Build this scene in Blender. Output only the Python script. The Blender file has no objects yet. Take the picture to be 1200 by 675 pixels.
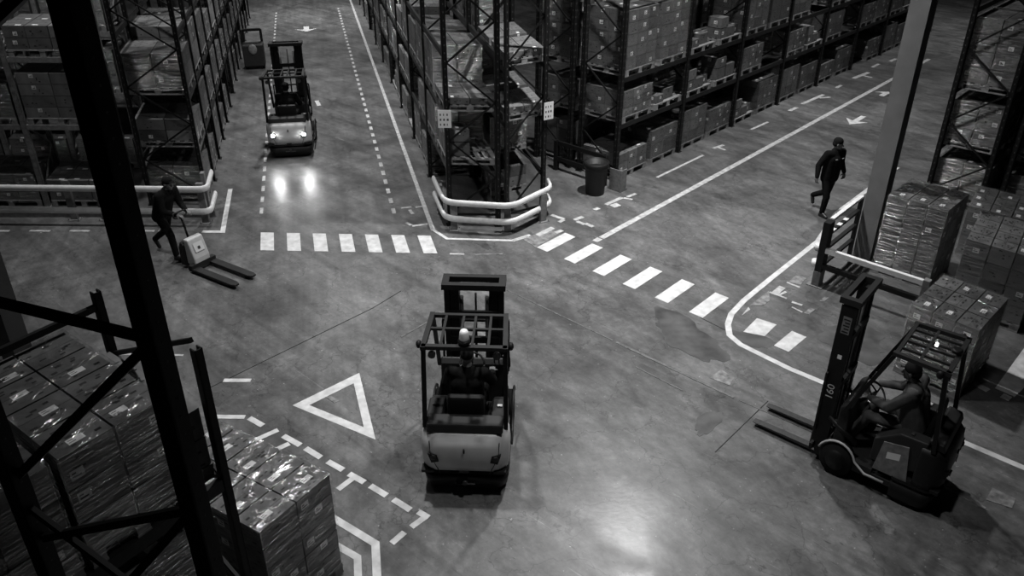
import bpy, bmesh, math, random
from mathutils import Vector, Matrix
S = bpy.context.scene
C = S.collection
R = math.radians

# ------------------------------------------------------------------ camera, world, light, exposure
CAM_H = 7.3; PX, PY, FPX = 596.0, 285.0, 926.0
PITCH = math.atan((PY + 197.0) / FPX)
cam = bpy.data.objects.new('camera', bpy.data.cameras.new('camera')); C.objects.link(cam)
cam.location = (0, 0, CAM_H); cam.rotation_euler = (math.pi/2 - PITCH, 0, 0)
cam.data.sensor_fit = 'HORIZONTAL'; cam.data.sensor_width = 36.0
cam.data.lens = FPX / 1200 * 36; cam.data.shift_x = (600 - PX) / 1200; cam.data.shift_y = (PY - 337.5) / 1200
cam.data.clip_start = 0.05; cam.data.clip_end = 200
S.camera = cam
S.view_settings.view_transform = 'Standard'; S.view_settings.look = 'None'
S.view_settings.gamma = 1.0; S.view_settings.use_curve_mapping = False
S.view_settings.exposure = 0.08
w = bpy.data.worlds.new('world'); S.world = w; w.use_nodes = True
w.node_tree.nodes['Background'].inputs[0].default_value = (.5, .5, .5, 1)
w.node_tree.nodes['Background'].inputs[1].default_value = 0.006
LAMP_SPOTS = [  # hanging bay lamps: x, y, watts
    (3.0, 14.5, 620), (-1.6, 9.6, 270), (-5.2, 22.5, 520), (-8.6, 36.0, 620),
    (9.6, 22.5, 330), (18.5, 32.0, 240), (-8.8, 14.9, 170), (1.6, 6.0, 70),
]
LAMP_Z = 10.3

# ------------------------------------------------------------------ helpers
def at(px, py, z=0.0):
    u, v = px - PX, py - PY
    fw = FPX*math.cos(PITCH) - v*math.sin(PITCH); dn = FPX*math.sin(PITCH) + v*math.cos(PITCH)
    t = (CAM_H - z) / dn
    return Vector((u*t, fw*t, z))
def B(az): return Vector((math.sin(R(az)), math.cos(R(az)), 0))
ZV = Vector((0, 0, 1))

def mat(name, v, rough=.6, metal=0., var=0., scale=8., bump=0., emit=None, spec=.5):
    m = bpy.data.materials.new(name); m.use_nodes = True
    nt = m.node_tree; b = nt.nodes['Principled BSDF']
    b.inputs['Roughness'].default_value = rough; b.inputs['Metallic'].default_value = metal
    b.inputs['Specular IOR Level'].default_value = spec
    tc = nt.nodes.new('ShaderNodeTexCoord')
    n = nt.nodes.new('ShaderNodeTexNoise'); n.inputs['Scale'].default_value = scale; n.inputs['Detail'].default_value = 6
    nt.links.new(tc.outputs['Object'], n.inputs['Vector'])
    r = nt.nodes.new('ShaderNodeMapRange'); r.inputs[1].default_value = .3; r.inputs[2].default_value = .7
    r.inputs[3].default_value = v*(1-var); r.inputs[4].default_value = v*(1+var)
    nt.links.new(n.outputs['Fac'], r.inputs[0])
    cb = nt.nodes.new('ShaderNodeCombineColor')
    for i in range(3): nt.links.new(r.outputs[0], cb.inputs[i])
    nt.links.new(cb.outputs[0], b.inputs['Base Color'])
    if bump:
        bp = nt.nodes.new('ShaderNodeBump'); bp.inputs['Strength'].default_value = bump; bp.inputs['Distance'].default_value = .02
        nt.links.new(n.outputs['Fac'], bp.inputs['Height']); nt.links.new(bp.outputs[0], b.inputs['Normal'])
    if emit:
        b.inputs['Emission Color'].default_value = (1, 1, 1, 1); b.inputs['Emission Strength'].default_value = emit
    return m

M = {}
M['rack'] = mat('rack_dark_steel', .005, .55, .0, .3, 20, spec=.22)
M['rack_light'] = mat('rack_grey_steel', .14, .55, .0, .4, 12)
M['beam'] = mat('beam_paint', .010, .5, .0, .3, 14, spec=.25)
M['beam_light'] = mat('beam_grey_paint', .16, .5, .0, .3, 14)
M['hole'] = mat('punched_hole', .05, .7)
M['wood'] = mat('pallet_wood', .19, .75, 0, .35, 9)
M['carton'] = mat('carton_board', .082, .6, 0, .3, 5)
M['carton_b'] = mat('carton_board_pale', .12, .6, 0, .25, 5)
M['carton_c'] = mat('carton_board_dark', .055, .6, 0, .2, 5)
M['print'] = mat('carton_print', .012, .8)
M['paper'] = mat('paper_label', .62, .6)
M['ink'] = mat('label_ink', .03, .7)
M['rail'] = mat('guard_rail_paint', .62, .45, 0, .12, 9)
M['hole_dim'] = mat('punched_hole_dim', .04, .7)
M['post'] = mat('guard_post_paint', .14, .5, 0, .3, 14)
M['black'] = mat('black_plastic', .006, .55, spec=.25)
M['blackm'] = mat('black_steel', .005, .5, .0, .3, 12, spec=.25)
M['greym'] = mat('worn_steel', .03, .5, .2, .3, 12)
M['rubber'] = mat('tyre_rubber', .007, .85, spec=.2)
M['body'] = mat('truck_body_paint', .46, .38, 0, .12, 4)
M['bodyd'] = mat('truck_dark_panel', .014, .55, 0, .2, 6, spec=.3)
M['chrome'] = mat('chrome', .7, .2, 1.)
M['mark'] = mat('floor_paint', .52, .55, 0, .22, 7)
M['mark_line'] = mat('lane_paint', .38, .55, 0, .35, 9)
M['mark_worn'] = mat('worn_floor_paint', .17, .5, 0, .55, 11)
M['stain'] = mat('oil_stain', .068, .36, 0, .5, 3)
M['scuff'] = mat('pale_scuff', .10, .5, 0, .5, 14)
M['joint'] = mat('joint_filler', .012, .7)
M['column'] = mat('column_paint', .17, .6, 0, .15, 2.5)
M['column_dark'] = mat('column_dark_paint', .02, .6, 0, .2, 3)
M['skin'] = mat('skin', .13, .55)
M['hair'] = mat('hair', .006, .9, spec=.15)
M['cloth'] = mat('dark_work_cloth', .006, .95, 0, .3, 14, spec=.1)
M['bodyx'] = mat('truck_black_paint', .006, .5, 0, .2, 6, spec=.3)
M['cloth_g'] = mat('grey_work_cloth', .07, .95, 0, .25, 10, spec=.15)
M['shoe'] = mat('shoe_leather', .012, .45)
M['reflect'] = mat('reflective_tape', .4, .4)
M['wall'] = mat('wall_sheet', .05, .8)
M['ceil'] = mat('ceiling_sheet', .04, .8)
M['lamp_on'] = mat('lit_lens', .8, .3, emit=300.)
M['beacon_on'] = mat('beacon_lens', .75, .2, spec=.8, emit=.03)
M['spark'] = mat('lit_beacon_lens', .8, .3, emit=5.)

def film_material():
    m = bpy.data.materials.new('shrink_film'); m.use_nodes = True; nt = m.node_tree
    nt.nodes.clear()
    out = nt.nodes.new('ShaderNodeOutputMaterial'); mix = nt.nodes.new('ShaderNodeMixShader')
    tr = nt.nodes.new('ShaderNodeBsdfTransparent'); gl = nt.nodes.new('ShaderNodeBsdfGlossy')
    gl.inputs['Roughness'].default_value = .16; gl.inputs['Color'].default_value = (.9, .9, .9, 1)
    tc = nt.nodes.new('ShaderNodeTexCoord')
    n = nt.nodes.new('ShaderNodeTexNoise'); n.inputs['Scale'].default_value = 5.5; n.inputs['Detail'].default_value = 5; n.inputs['Distortion'].default_value = 1.2
    nt.links.new(tc.outputs['Object'], n.inputs['Vector'])
    mp = nt.nodes.new('ShaderNodeMapping'); mp.inputs['Scale'].default_value = (1.2, 1.2, 22)
    nt.links.new(tc.outputs['Object'], mp.inputs['Vector'])
    n2 = nt.nodes.new('ShaderNodeTexNoise'); n2.inputs['Scale'].default_value = 2.2; n2.inputs['Detail'].default_value = 5
    nt.links.new(mp.outputs[0], n2.inputs['Vector'])
    ad = nt.nodes.new('ShaderNodeMath'); ad.operation = 'ADD'
    nt.links.new(n.outputs['Fac'], ad.inputs[0]); nt.links.new(n2.outputs['Fac'], ad.inputs[1])
    bp = nt.nodes.new('ShaderNodeBump'); bp.inputs['Strength'].default_value = 1.0; bp.inputs['Distance'].default_value = .05
    ge = nt.nodes.new('ShaderNodeNewGeometry'); sx = nt.nodes.new('ShaderNodeSeparateXYZ'); nt.links.new(ge.outputs['True Normal'], sx.inputs[0])
    mx = nt.nodes.new('ShaderNodeMix'); nt.links.new(sx.outputs[2], mx.inputs[0]); nt.links.new(n2.outputs['Fac'], mx.inputs[2]); nt.links.new(n.outputs['Fac'], mx.inputs[3])
    nt.links.new(mx.outputs[0], bp.inputs['Height']); nt.links.new(bp.outputs[0], gl.inputs['Normal'])
    r = nt.nodes.new('ShaderNodeMapRange'); r.inputs[1].default_value = .42; r.inputs[2].default_value = .62
    r.inputs[3].default_value = .03; r.inputs[4].default_value = .34
    nt.links.new(mx.outputs[0], r.inputs[0]); nt.links.new(r.outputs[0], mix.inputs[0])
    nt.links.new(tr.outputs[0], mix.inputs[1]); nt.links.new(gl.outputs[0], mix.inputs[2]); nt.links.new(mix.outputs[0], out.inputs[0])
    return m
M['film'] = film_material()

def floor_material():
    m = bpy.data.materials.new('polished_concrete'); m.use_nodes = True; nt = m.node_tree; L = nt.links
    b = nt.nodes['Principled BSDF']; N = nt.nodes.new
    tc = N('ShaderNodeTexCoord')
    def noise(scale, detail, sc=(1, 1, 1), rot=0, dist=0., rough=.5):
        mp = N('ShaderNodeMapping'); mp.vector_type = 'TEXTURE'; mp.inputs['Scale'].default_value = tuple(1/q for q in sc); mp.inputs['Rotation'].default_value = (0, 0, rot)
        L.new(tc.outputs['Object'], mp.inputs['Vector'])
        n = N('ShaderNodeTexNoise'); n.inputs['Scale'].default_value = scale; n.inputs['Detail'].default_value = detail
        n.inputs['Distortion'].default_value = dist; n.inputs['Roughness'].default_value = rough
        L.new(mp.outputs[0], n.inputs['Vector']); return n.outputs['Fac']
    def rng(s, a, bb, c, d):
        r = N('ShaderNodeMapRange'); r.inputs[1].default_value = a; r.inputs[2].default_value = bb
        r.inputs[3].default_value = c; r.inputs[4].default_value = d; L.new(s, r.inputs[0]); return r.outputs[0]
    def mul(a, c):
        x = N('ShaderNodeMath'); x.operation = 'MULTIPLY'; L.new(a, x.inputs[0]); L.new(c, x.inputs[1]); return x.outputs[0]
    big = rng(noise(.33, 8, dist=1.6, rough=.62), .36, .64, .66, 1.32)
    mid = rng(noise(1.5, 10, dist=.8, rough=.7), .35, .65, .80, 1.22)
    st1 = rng(noise(1.1, 9, (.22, 3.2, 1), R(-43), .4, .65), .36, .64, .76, 1.26)
    st2 = rng(noise(1.3, 8, (3.5, .25, 1), R(14), .3, .65), .35, .65, .84, 1.18)
    spk = rng(noise(19, 3), .69, .74, 1.0, 2.6)
    fine = rng(noise(8, 12, dist=.4, rough=.8), .3, .7, .66, 1.36)
    scr = rng(noise(2.2, 8, (.35, 7, 1), R(-41), .5, .75), .62, .70, 1.0, 2.0)
    scd = rng(noise(1.7, 8, (.3, 8, 1), R(-45), .6, .75), .30, .37, .45, 1.0)
    vo = N('ShaderNodeTexVoronoi'); vo.feature = 'DISTANCE_TO_EDGE'; vo.inputs['Scale'].default_value = .8
    nz = N('ShaderNodeTexNoise'); nz.inputs['Scale'].default_value = 2.5; nz.inputs['Detail'].default_value = 8; L.new(tc.outputs['Object'], nz.inputs['Vector'])
    va = N('ShaderNodeVectorMath'); va.operation = 'ADD'; L.new(tc.outputs['Object'], va.inputs[0]); L.new(nz.outputs['Color'], va.inputs[1]); L.new(va.outputs[0], vo.inputs['Vector'])
    crk = rng(vo.outputs['Distance'], .0, .012, .55, 1.0)
    spk = mul(mul(mul(mul(spk, fine), scr), scd), crk)
    drk = rng(noise(9, 5, (.6, 2.6, 1), R(-40)), .28, .34, .45, 1.0)
    v = mul(mul(mul(mul(mul(big, mid), st1), st2), spk), drk)
    base = N('ShaderNodeMath'); base.operation = 'MULTIPLY'; base.inputs[1].default_value = .090; L.new(v, base.inputs[0])
    cb = N('ShaderNodeCombineColor')
    for i in range(3): L.new(base.outputs[0], cb.inputs[i])
    L.new(cb.outputs[0], b.inputs['Base Color'])
    L.new(rng(noise(1.1, 8, dist=.5), .35, .65, .30, .46), b.inputs['Roughness'])
    b.inputs['Specular IOR Level'].default_value = .5
    bp = N('ShaderNodeBump'); bp.inputs['Strength'].default_value = .25; bp.inputs['Distance'].default_value = .004
    L.new(noise(14, 8), bp.inputs['Height']); L.new(bp.outputs[0], b.inputs['Normal'])
    return m
M['floor'] = floor_material()

class MB:
    """collects shapes; build() links them as one mesh object. M: 4x4 applied on input points."""
    def __init__(s, T=None): s.bm = bmesh.new(); s.T = T; s.mats = []
    def mi(s, m):
        if m not in s.mats: s.mats.append(m)
        return s.mats.index(m)
    def P(s, p):
        p = Vector(p)
        return s.bm.verts.new(s.T(p) if s.T else p)
    def faces(s, pts, fs, m, smooth=False):
        vs = [s.P(p) for p in pts]; k = s.mi(m)
        for f in fs:
            try:
                fc = s.bm.faces.new([vs[i] for i in f]); fc.material_index = k; fc.smooth = smooth
            except ValueError: pass
        return vs
    def box(s, a, b, m):
        x0, y0, z0 = a; x1, y1, z1 = b
        s.faces([(x0,y0,z0),(x1,y0,z0),(x1,y1,z0),(x0,y1,z0),(x0,y0,z1),(x1,y0,z1),(x1,y1,z1),(x0,y1,z1)],
                [(3,2,1,0),(4,5,6,7),(0,1,5,4),(1,2,6,5),(2,3,7,6),(3,0,4,7)], m)
    def bar(s, p, q, w, h, m, up=ZV):
        p = Vector(p); q = Vector(q); d = (q-p).normalized(); sd = d.cross(up)
        if sd.length < 1e-4: sd = d.cross(Vector((1, 0, 0)))
        sd.normalize(); u = sd.cross(d).normalized(); a = sd*w/2; c = u*h/2
        pts = [e+i*a+j*c for e in (p, q) for i, j in ((-1,-1),(1,-1),(1,1),(-1,1))]
        s.faces(pts, [(0,1,2,3),(7,6,5,4),(0,4,5,1),(1,5,6,2),(2,6,7,3),(3,7,4,0)], m)
    def tube(s, pts, r, m, n=12, cap=True, flat=1.0):
        pts = [Vector(p) for p in pts]; rings = []; k = s.mi(m)
        for i, p in enumerate(pts):
            d = (pts[min(i+1, len(pts)-1)] - pts[max(i-1, 0)]).normalized()
            sd = d.cross(ZV)
            if sd.length < 1e-3: sd = d.cross(Vector((0, 1, 0)))
            sd.normalize(); u = sd.cross(d).normalized(); rr = r[i] if isinstance(r, (list, tuple)) else r
            rings.append([s.P(p + sd*math.cos(2*math.pi*j/n)*rr*flat + u*math.sin(2*math.pi*j/n)*rr) for j in range(n)])
        for a, b in zip(rings, rings[1:]):
            for j in range(n):
                f = s.bm.faces.new((a[j], a[(j+1) % n], b[(j+1) % n], b[j])); f.smooth = True; f.material_index = k
        if cap:
            for rg, rv in ((rings[0], True), (rings[-1], False)):
                f = s.bm.faces.new(rg[::-1] if rv else rg); f.material_index = k
    def lathe(s, c, prof, m, axis=ZV, n=20):
        c = Vector(c); axis = Vector(axis).normalized(); k = s.mi(m)
        sd = axis.cross(Vector((0, 0, 1)) if abs(axis.z) < .9 else Vector((1, 0, 0))).normalized(); u = axis.cross(sd)
        rings = [[s.P(c + axis*z + (sd*math.cos(2*math.pi*j/n) + u*math.sin(2*math.pi*j/n))*max(r, 1e-4)) for j in range(n)] for r, z in prof]
        for a, b in zip(rings, rings[1:]):
            for j in range(n):
                f = s.bm.faces.new((a[j], a[(j+1) % n], b[(j+1) % n], b[j])); f.smooth = True; f.material_index = k
        for rg in (rings[0], rings[-1]):
            f = s.bm.faces.new(rg); f.material_index = k
    def prism(s, poly, ax, c0, c1, m):
        """poly of 2D points extruded along axis ax (0,1,2) from c0 to c1"""
        def mk(a, b, c): return {0: (c, a, b), 1: (a, c, b), 2: (a, b, c)}[ax]
        n = len(poly)
        pts = [mk(a, b, c0) for a, b in poly] + [mk(a, b, c1) for a, b in poly]
        s.faces(pts, [tuple(range(n)), tuple(range(2*n-1, n-1, -1))] + [(i, (i+1) % n, n+(i+1) % n, n+i) for i in range(n)], m)
    def loft(s, rings, m, smooth=True, cap=True):
        k = s.mi(m); rr = [[s.P(p) for p in r] for r in rings]; n = len(rr[0])
        for a, b in zip(rr, rr[1:]):
            for j in range(n):
                f = s.bm.faces.new((a[j], a[(j+1) % n], b[(j+1) % n], b[j])); f.smooth = smooth; f.material_index = k
        if cap:
            for rg in (rr[0], rr[-1]):
                f = s.bm.faces.new(rg); f.material_index = k
    def capsule(s, p, q, r0, r1, m, n=14, k=5):
        p = Vector(p); q = Vector(q); d = q-p; L = d.length
        if L < 1e-5: d = Vector((0, 0, 1)); L = 1e-5
        d = d/L
        prof = [(r0*math.cos(a), -r0*math.sin(a)) for a in [math.pi/2*(1-i/k) for i in range(k+1)]]
        prof += [(r1*math.cos(a), L + r1*math.sin(a)) for a in [math.pi/2*i/k for i in range(k+1)]]
        s.lathe(p, prof, m, d, n)
    def ellipsoid(s, c, r, m, rot=None, n=20, k=12):
        c = Vector(c); rings = []
        for i in range(k+1):
            a = -math.pi/2 + math.pi*i/k
            ring = []
            for j in range(n):
                t = 2*math.pi*j/n
                v = Vector((r[0]*max(math.cos(a), 1e-3)*math.cos(t), r[1]*max(math.cos(a), 1e-3)*math.sin(t), r[2]*math.sin(a)))
                if rot: v = rot @ v
                ring.append(c+v)
            rings.append(ring)
        s.loft(rings, m)
    def mesh(s, name):
        bmesh.ops.recalc_face_normals(s.bm, faces=s.bm.faces)
        me = bpy.data.meshes.new(name); s.bm.to_mesh(me); s.bm.free()
        for m in s.mats: me.materials.append(m)
        return me
    def build(s, name, parent=None, bevel=0, remesh=0, loc=None):
        o = bpy.data.objects.new(name, s.mesh(name)); C.objects.link(o)
        if parent: o.parent = parent
        if loc is not None: o.location = loc
        if remesh:
            r = o.modifiers.new('remesh', 'REMESH'); r.mode = 'VOXEL'; r.voxel_size = remesh; r.use_smooth_shade = True
            sm = o.modifiers.new('smooth', 'SMOOTH'); sm.iterations = 3; sm.factor = .5
        if bevel:
            b = o.modifiers.new('bevel', 'BEVEL'); b.width = bevel; b.segments = 2; b.limit_method = 'ANGLE'; b.angle_limit = R(50)
        return o

def thing(name, label, cat, loc=(0, 0, 0), rz=0, group=None):
    o = bpy.data.objects.new(name, None); C.objects.link(o); o.empty_display_size = .2
    o.location = loc; o.rotation_euler = (0, 0, rz); o['label'] = label; o['category'] = cat
    if group: o['group'] = group
    return o
def tag(o, label, cat, group=None):
    o['label'] = label; o['category'] = cat
    if group: o['group'] = group
    return o
KIDS = {}
def copy_tree(o, loc, label, group=None):
    def cp(x, par):
        c = x.copy(); C.objects.link(c); c.parent = par
        for k in x.children: cp(k, c)
        return c
    c = o.copy(); C.objects.link(c); c.location = loc; c['label'] = label
    if group: c['group'] = group
    for k in o.children: cp(k, c)
    return c
def struct(o): o['kind'] = 'structure'; return o

# ------------------------------------------------------------------ the hall: floor, walls, ceiling
m = MB(); m.faces([(-40, -8, 0), (45, -8, 0), (45, 62, 0), (-40, 62, 0), (-40, -8, -.3), (45, -8, -.3), (45, 62, -.3), (-40, 62, -.3)],
                  [(0, 1, 2, 3), (7, 6, 5, 4), (0, 4, 5, 1), (1, 5, 6, 2), (2, 6, 7, 3), (3, 7, 4, 0)], M['floor'])
FLOOR = struct(m.build('floor'))
for nm, a, b in (('wall_left', (-40.3, -8, 0), (-40, 62, 12)), ('wall_right', (45, -8, 0), (45.3, 62, 12)),
                 ('wall_back', (-40.3, 62, 0), (45.3, 62.3, 12)), ('wall_front', (-40.3, -8.3, 0), (45.3, -8, 12))):
    m = MB(); m.box(a, b, M['wall']); struct(m.build(nm))
m = MB(); m.box((-40.3, -8.3, 12), (45.3, 62.3, 12.3), M['ceil']); struct(m.build('ceiling'))

for i, (x, y, wt) in enumerate(LAMP_SPOTS):
    t = thing('ceiling_lamp', ['round bay lamp hanging over the middle of the junction', 'round bay lamp hanging over the triangle marking',
        'round bay lamp hanging over the near half of the left aisle', 'round bay lamp hanging over the far end of the left aisle',
        'round bay lamp hanging over the near half of the right aisle', 'round bay lamp hanging over the far half of the right aisle',
        'round bay lamp hanging over the left racks', 'round bay lamp hanging behind the nearest forklift'][i], 'lamp', (x, y, LAMP_Z), 0, 'bay lamps under the ceiling')
    m = MB(); m.lathe((0, 0, 0), [(.30, .02), (.31, .06), (.22, .16), (.1, .26), (.1, .42)], M['blackm']); m.build('lamp_shade', t)
    m = MB(); m.tube([(0, 0, .4), (0, 0, 12 - LAMP_Z)], .012, M['blackm'], 6); m.build('hanging_rod', t)
    ld = bpy.data.lights.new('bay_light', 'AREA'); ld.shape = 'DISK'; ld.size = .5; ld.energy = wt; ld.spread = R(78 if y < 8 else 106)
    lo = bpy.data.objects.new('bay_light', ld); C.objects.link(lo); lo.parent = t; lo.location = (0, 0, .0)

# ------------------------------------------------------------------ paint on the floor (children of the floor)
FZ = .004
ZC = [0]
def poly(name, pts, mt='mark', z=FZ, label=None):
    if mt == 'mark' and name in ('lane_dash', 'lane_line', 'worn_mark', 'floor_lettering'): mt = 'mark_line'
    m = MB(); n = len(pts); ZC[0] += 1; z = z + ZC[0]*1.5e-5
    m.faces([(p[0], p[1], z) for p in pts] + [(p[0], p[1], .0005) for p in pts],
            [tuple(range(n))] + [(i, (i+1) % n, n+(i+1) % n, n+i) for i in range(n)], M[mt])
    o = m.build(name, FLOOR)
    if label: o['label'] = label
    return o
def pix(name, pts, mt='mark', z=FZ, label=None): return poly(name, [at(*p) for p in pts], mt, z, label)
def line(name, p, q, wd, mt='mark', z=FZ, label=None):
    p = Vector((p[0], p[1], 0)); q = Vector((q[0], q[1], 0)); d = (q-p).normalized(); n = Vector((-d.y, d.x, 0))*wd/2
    return poly(name, [p+n, p-n, q-n, q+n], mt, z, label)
def pline(name, pts, wd, mt='mark', z=FZ):
    P = [Vector(p).to_2d() for p in pts]; L_, R_ = [], []
    for i, p in enumerate(P):
        a = (P[i]-P[i-1]).normalized() if i else None; b = (P[i+1]-P[i]).normalized() if i < len(P)-1 else None
        a = a or b; b = b or a; t = (a+b).normalized(); n = Vector((-t.y, t.x)); k = wd/2/max(n.dot(Vector((-a.y, a.x))), .3)
        L_.append(p+n*k); R_.append(p-n*k)
    m = MB(); n = len(P); ZC[0] += 1; z = z + ZC[0]*1.5e-5
    m.faces([(p.x, p.y, z) for p in L_+R_], [(i, i+1, n+i+1, n+i) for i in range(n-1)], M[mt])
    return m.build(name, FLOOR)
U1, U2, V2 = B(-13.8), B(43.2), B(133.2)
# left crosswalk: seven bars
for i in range(7):
    a = Vector((-5.09, 14.50)).lerp(Vector((-1.86, 14.36)), i/6); b = Vector((-4.88, 13.72)).lerp(Vector((-1.66, 13.60)), i/6)
    poly('crosswalk_bar', [(b.x, b.y), (b.x+.27, b.y-.01), (a.x+.27, a.y-.01), (a.x, a.y)])
# right crosswalk: six bars
for i in range(6):
    o = Vector((.56, 13.84, 0)).lerp(Vector((3.09, 11.47, 0)), i/5)
    poly('crosswalk_bar', [o, o+V2*.27, o+V2*.27+U2*.88, o+U2*.88])
pix('crosswalk_bar', [(871, 389), (887, 373), (910, 380.5), (896, 394)], 'mark')
pix('crosswalk_bar', [(907, 405), (928, 388), (945, 395), (924, 412.5)])
pix('crosswalk_bar', [(1166, 455), (1200, 408), (1236, 420), (1189, 465)])
# solid lane lines
line('lane_line', at(507.5, 270), at(507.5, 270)+U1*30, .09)
pline('lane_line', [at(507, 269), at(524, 279.8), at(600, 282), at(621, 275.5)], .07)
line('lane_line', (1.88, 14.25), Vector((1.88, 14.25, 0))+U2*19.5, .13)
line('lane_line', at(697, 283), at(703, 279.5), .13)
pline('lane_line', [at(1052, 196), at(980, 250), at(958, 283), at(905, 325), at(872, 352), at(857, 368), at(853, 380), at(855, 393), at(868, 404), at(925, 432), at(985, 457), at(1260, 574)], .10)
# lane dashes
for i in range(44):
    if i > 1:
        p = Vector((-2.27, 14.62, 0)) + U1*(i*.555 - .3)
        line('lane_dash', p, p+U1*.27, .085)
for i in range(36):
    p = Vector((-5.33, 15.4, 0)) + U1*(i*.62); line('lane_dash', p, p+U1*.3, .07)
for x0, x1 in ((-12, 11), (35, 59), (82, 105), (130, 152), (167, 181), (186, 200)): line('lane_dash', at(x0, 270.5), at(x1, 270.8), .07)
pline('corner_mark', [at(237, 271.5), at(261, 271.8), at(270, 221.5)], .10)
line('lane_dash', at(527, 297.6), at(544, 298), .05); line('lane_dash', at(557, 298.3), at(589, 297.6), .04, 'mark_worn')
for p, q in (((470, 244), (482, 242.6)), ((487, 243.2), (495, 242)), ((480, 246), (484, 251)), ((476, 261), (482, 264)), ((483, 265), (501, 262.5))):
    line('worn_mark', at(*p), at(*q), .07)
line('lane_dash', at(371, 118), at(374, 124), .12)
# marks near the right crosswalk
for p, q, wd in (((646, 252), (661, 257), .09), ((661, 257.5), (655, 260.5), .09), ((673, 258), (683, 254), .1), ((676, 259.5), (685, 263), .09), ((686, 262), (695, 266), .09),
                 ((696, 246), (702, 244), .1), ((710, 240), (729, 231.5), .1), ((717, 242), (725, 239.5), .17), ((731, 232), (741, 234), .07), ((735, 231), (745, 227), .08),
                 ((770, 208), (824, 182), .07), ((836, 174), (848, 170), .09), ((842, 173), (850, 176), .07), ((630, 276), (648, 267), .12), ((651, 273), (659, 270), .1),
                 ((601, 282.5), (619, 277), .08), ((940, 122), (965, 111), .12), ((960, 115), (973, 114), .1), ((925, 130), (934, 126), .12), ((900, 143), (880, 152), .08),
                 ((1000, 92), (1018, 85), .14), ((1008, 88), (1022, 91), .1), ((1022, 79), (1030, 75), .1), ((1043, 72), (1050, 69), .12), ((980, 103), (986, 100), .1)):
    line('worn_mark', at(*p), at(*q), wd)
pix('worn_patch', [(613, 281), (640, 268), (655, 274), (628, 290)], 'mark_worn', .003)
# direction arrows
def arrow(cx, cy, d, L, wd, name='direction_arrow'):
    c = Vector((cx, cy, 0)); d = d.normalized(); n = Vector((-d.y, d.x, 0))
    m = MB(); pts = [c+n*wd*.5-d*L*.5, c-n*wd*.5-d*L*.5, c-n*wd*.5+d*L*.1, c-n*wd*2.1-d*L*.02, c+d*L*.5, c+n*wd*2.1-d*L*.02, c+n*wd*.5+d*L*.1]
    m.faces([(p.x, p.y, FZ) for p in pts], [tuple(range(7))], M['mark']); return m.build(name, FLOOR)
p = at(359, 34); arrow(p.x, p.y, -U1, 1.0, .22)
p = at(1004, 141); arrow(p.x, p.y, -U2, 1.0, .15)
p = at(1037, 110); arrow(p.x, p.y, U2, .6, .16)
# yield triangle
T3 = [Vector((-3.10, 8.98, 0)), Vector((-2.27, 9.75, 0)), Vector((-1.80, 8.26, 0))]; ce = sum(T3, Vector())/3
m = MB(); inn = [ce + (p-ce)*.66 for p in T3]
m.faces([(p.x, p.y, FZ) for p in T3+inn], [(0, 1, 4, 3), (1, 2, 5, 4), (2, 0, 3, 5)], M['mark']); m.build('warning_triangle', FLOOR)
pix('worn_mark', [(381, 465.5), (388, 464), (398, 470), (392, 472.5)], 'mark_worn')
# dashed pen around the floor pallet
dl = [((332, 511), (352, 522)), ((358, 525.5), (376, 536.5)), ((384, 541), (402, 551)), ((409, 555.5), (427, 565.5)), ((434, 569.5), (453, 581)), ((461, 585.5), (481, 598)), ((490, 600), (502, 607)), ((292, 490), (308, 499))]
for p, q in dl: line('pen_dash', at(*p), at(*q), .085)
for p, q in (((396, 574), (416, 559)), ((482, 618), (500, 605)), ((459, 637), (474, 624)), ((299, 516), (326, 504)), ((326, 526), (339, 520)), ((247, 488.5), (287, 489)), ((262, 446), (294, 446))):
    line('pen_dash', at(*p), at(*q), .08)
line('lane_dash', at(131, 415), at(215, 416.5), .05)
pline('pen_line', [at(385, 604), at(440, 637.5), at(443, 700)], .095)
pline('pen_line', [at(385, 634), at(419, 653.5), at(420.5, 700)], .085)
# the letters and marks in the right hand pen
for p, q, wd in (((922, 331), (937, 337), .05), ((902, 342.5), (922, 350), .05), ((908, 344), (917, 336.5), .12), ((913, 346), (921, 342), .05), ((928, 354), (940, 358), .06), ((928, 360), (940, 366), .03)):
    line('floor_lettering', at(*p), at(*q), wd)
pix('floor_lettering', [(924, 331), (932, 323), (945, 326), (938, 334)], 'mark_worn'); pix('floor_lettering', [(879, 358), (901, 341), (902, 352), (895, 358)], 'mark_worn')
pix('floor_lettering', [(869, 370), (877, 360), (879, 363)]); pix('floor_lettering', [(942, 367), (949, 361), (955, 363), (948, 369)], 'mark_worn')
pix('floor_lettering', [(960, 353), (966, 348), (971, 349), (965, 354)], 'mark_worn')
line('lane_dash', at(1141, 449), at(1158, 458), .11); line('lane_dash', at(1174, 463.5), at(1184, 468), .13)
line('worn_mark', at(1108, 572), at(1155, 596), .04, 'mark_worn'); pix('worn_patch', [(1155, 586), (1163, 572), (1190, 585), (1186, 596)], 'mark_worn')
pix('worn_patch', [(832, 443), (845, 433), (860, 443), (855, 452)], 'mark_worn', .003)
# saw-cut joints
for p, q in (((300, 428), (437, 361)), ((437, 361), (470, 341)), ((838, 530), (900, 470)), ((245, 455), (300, 428)), ((820, 372), (850, 387))):
    line('expansion_joint', at(*p), at(*q), .012, 'joint', .0025)

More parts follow.
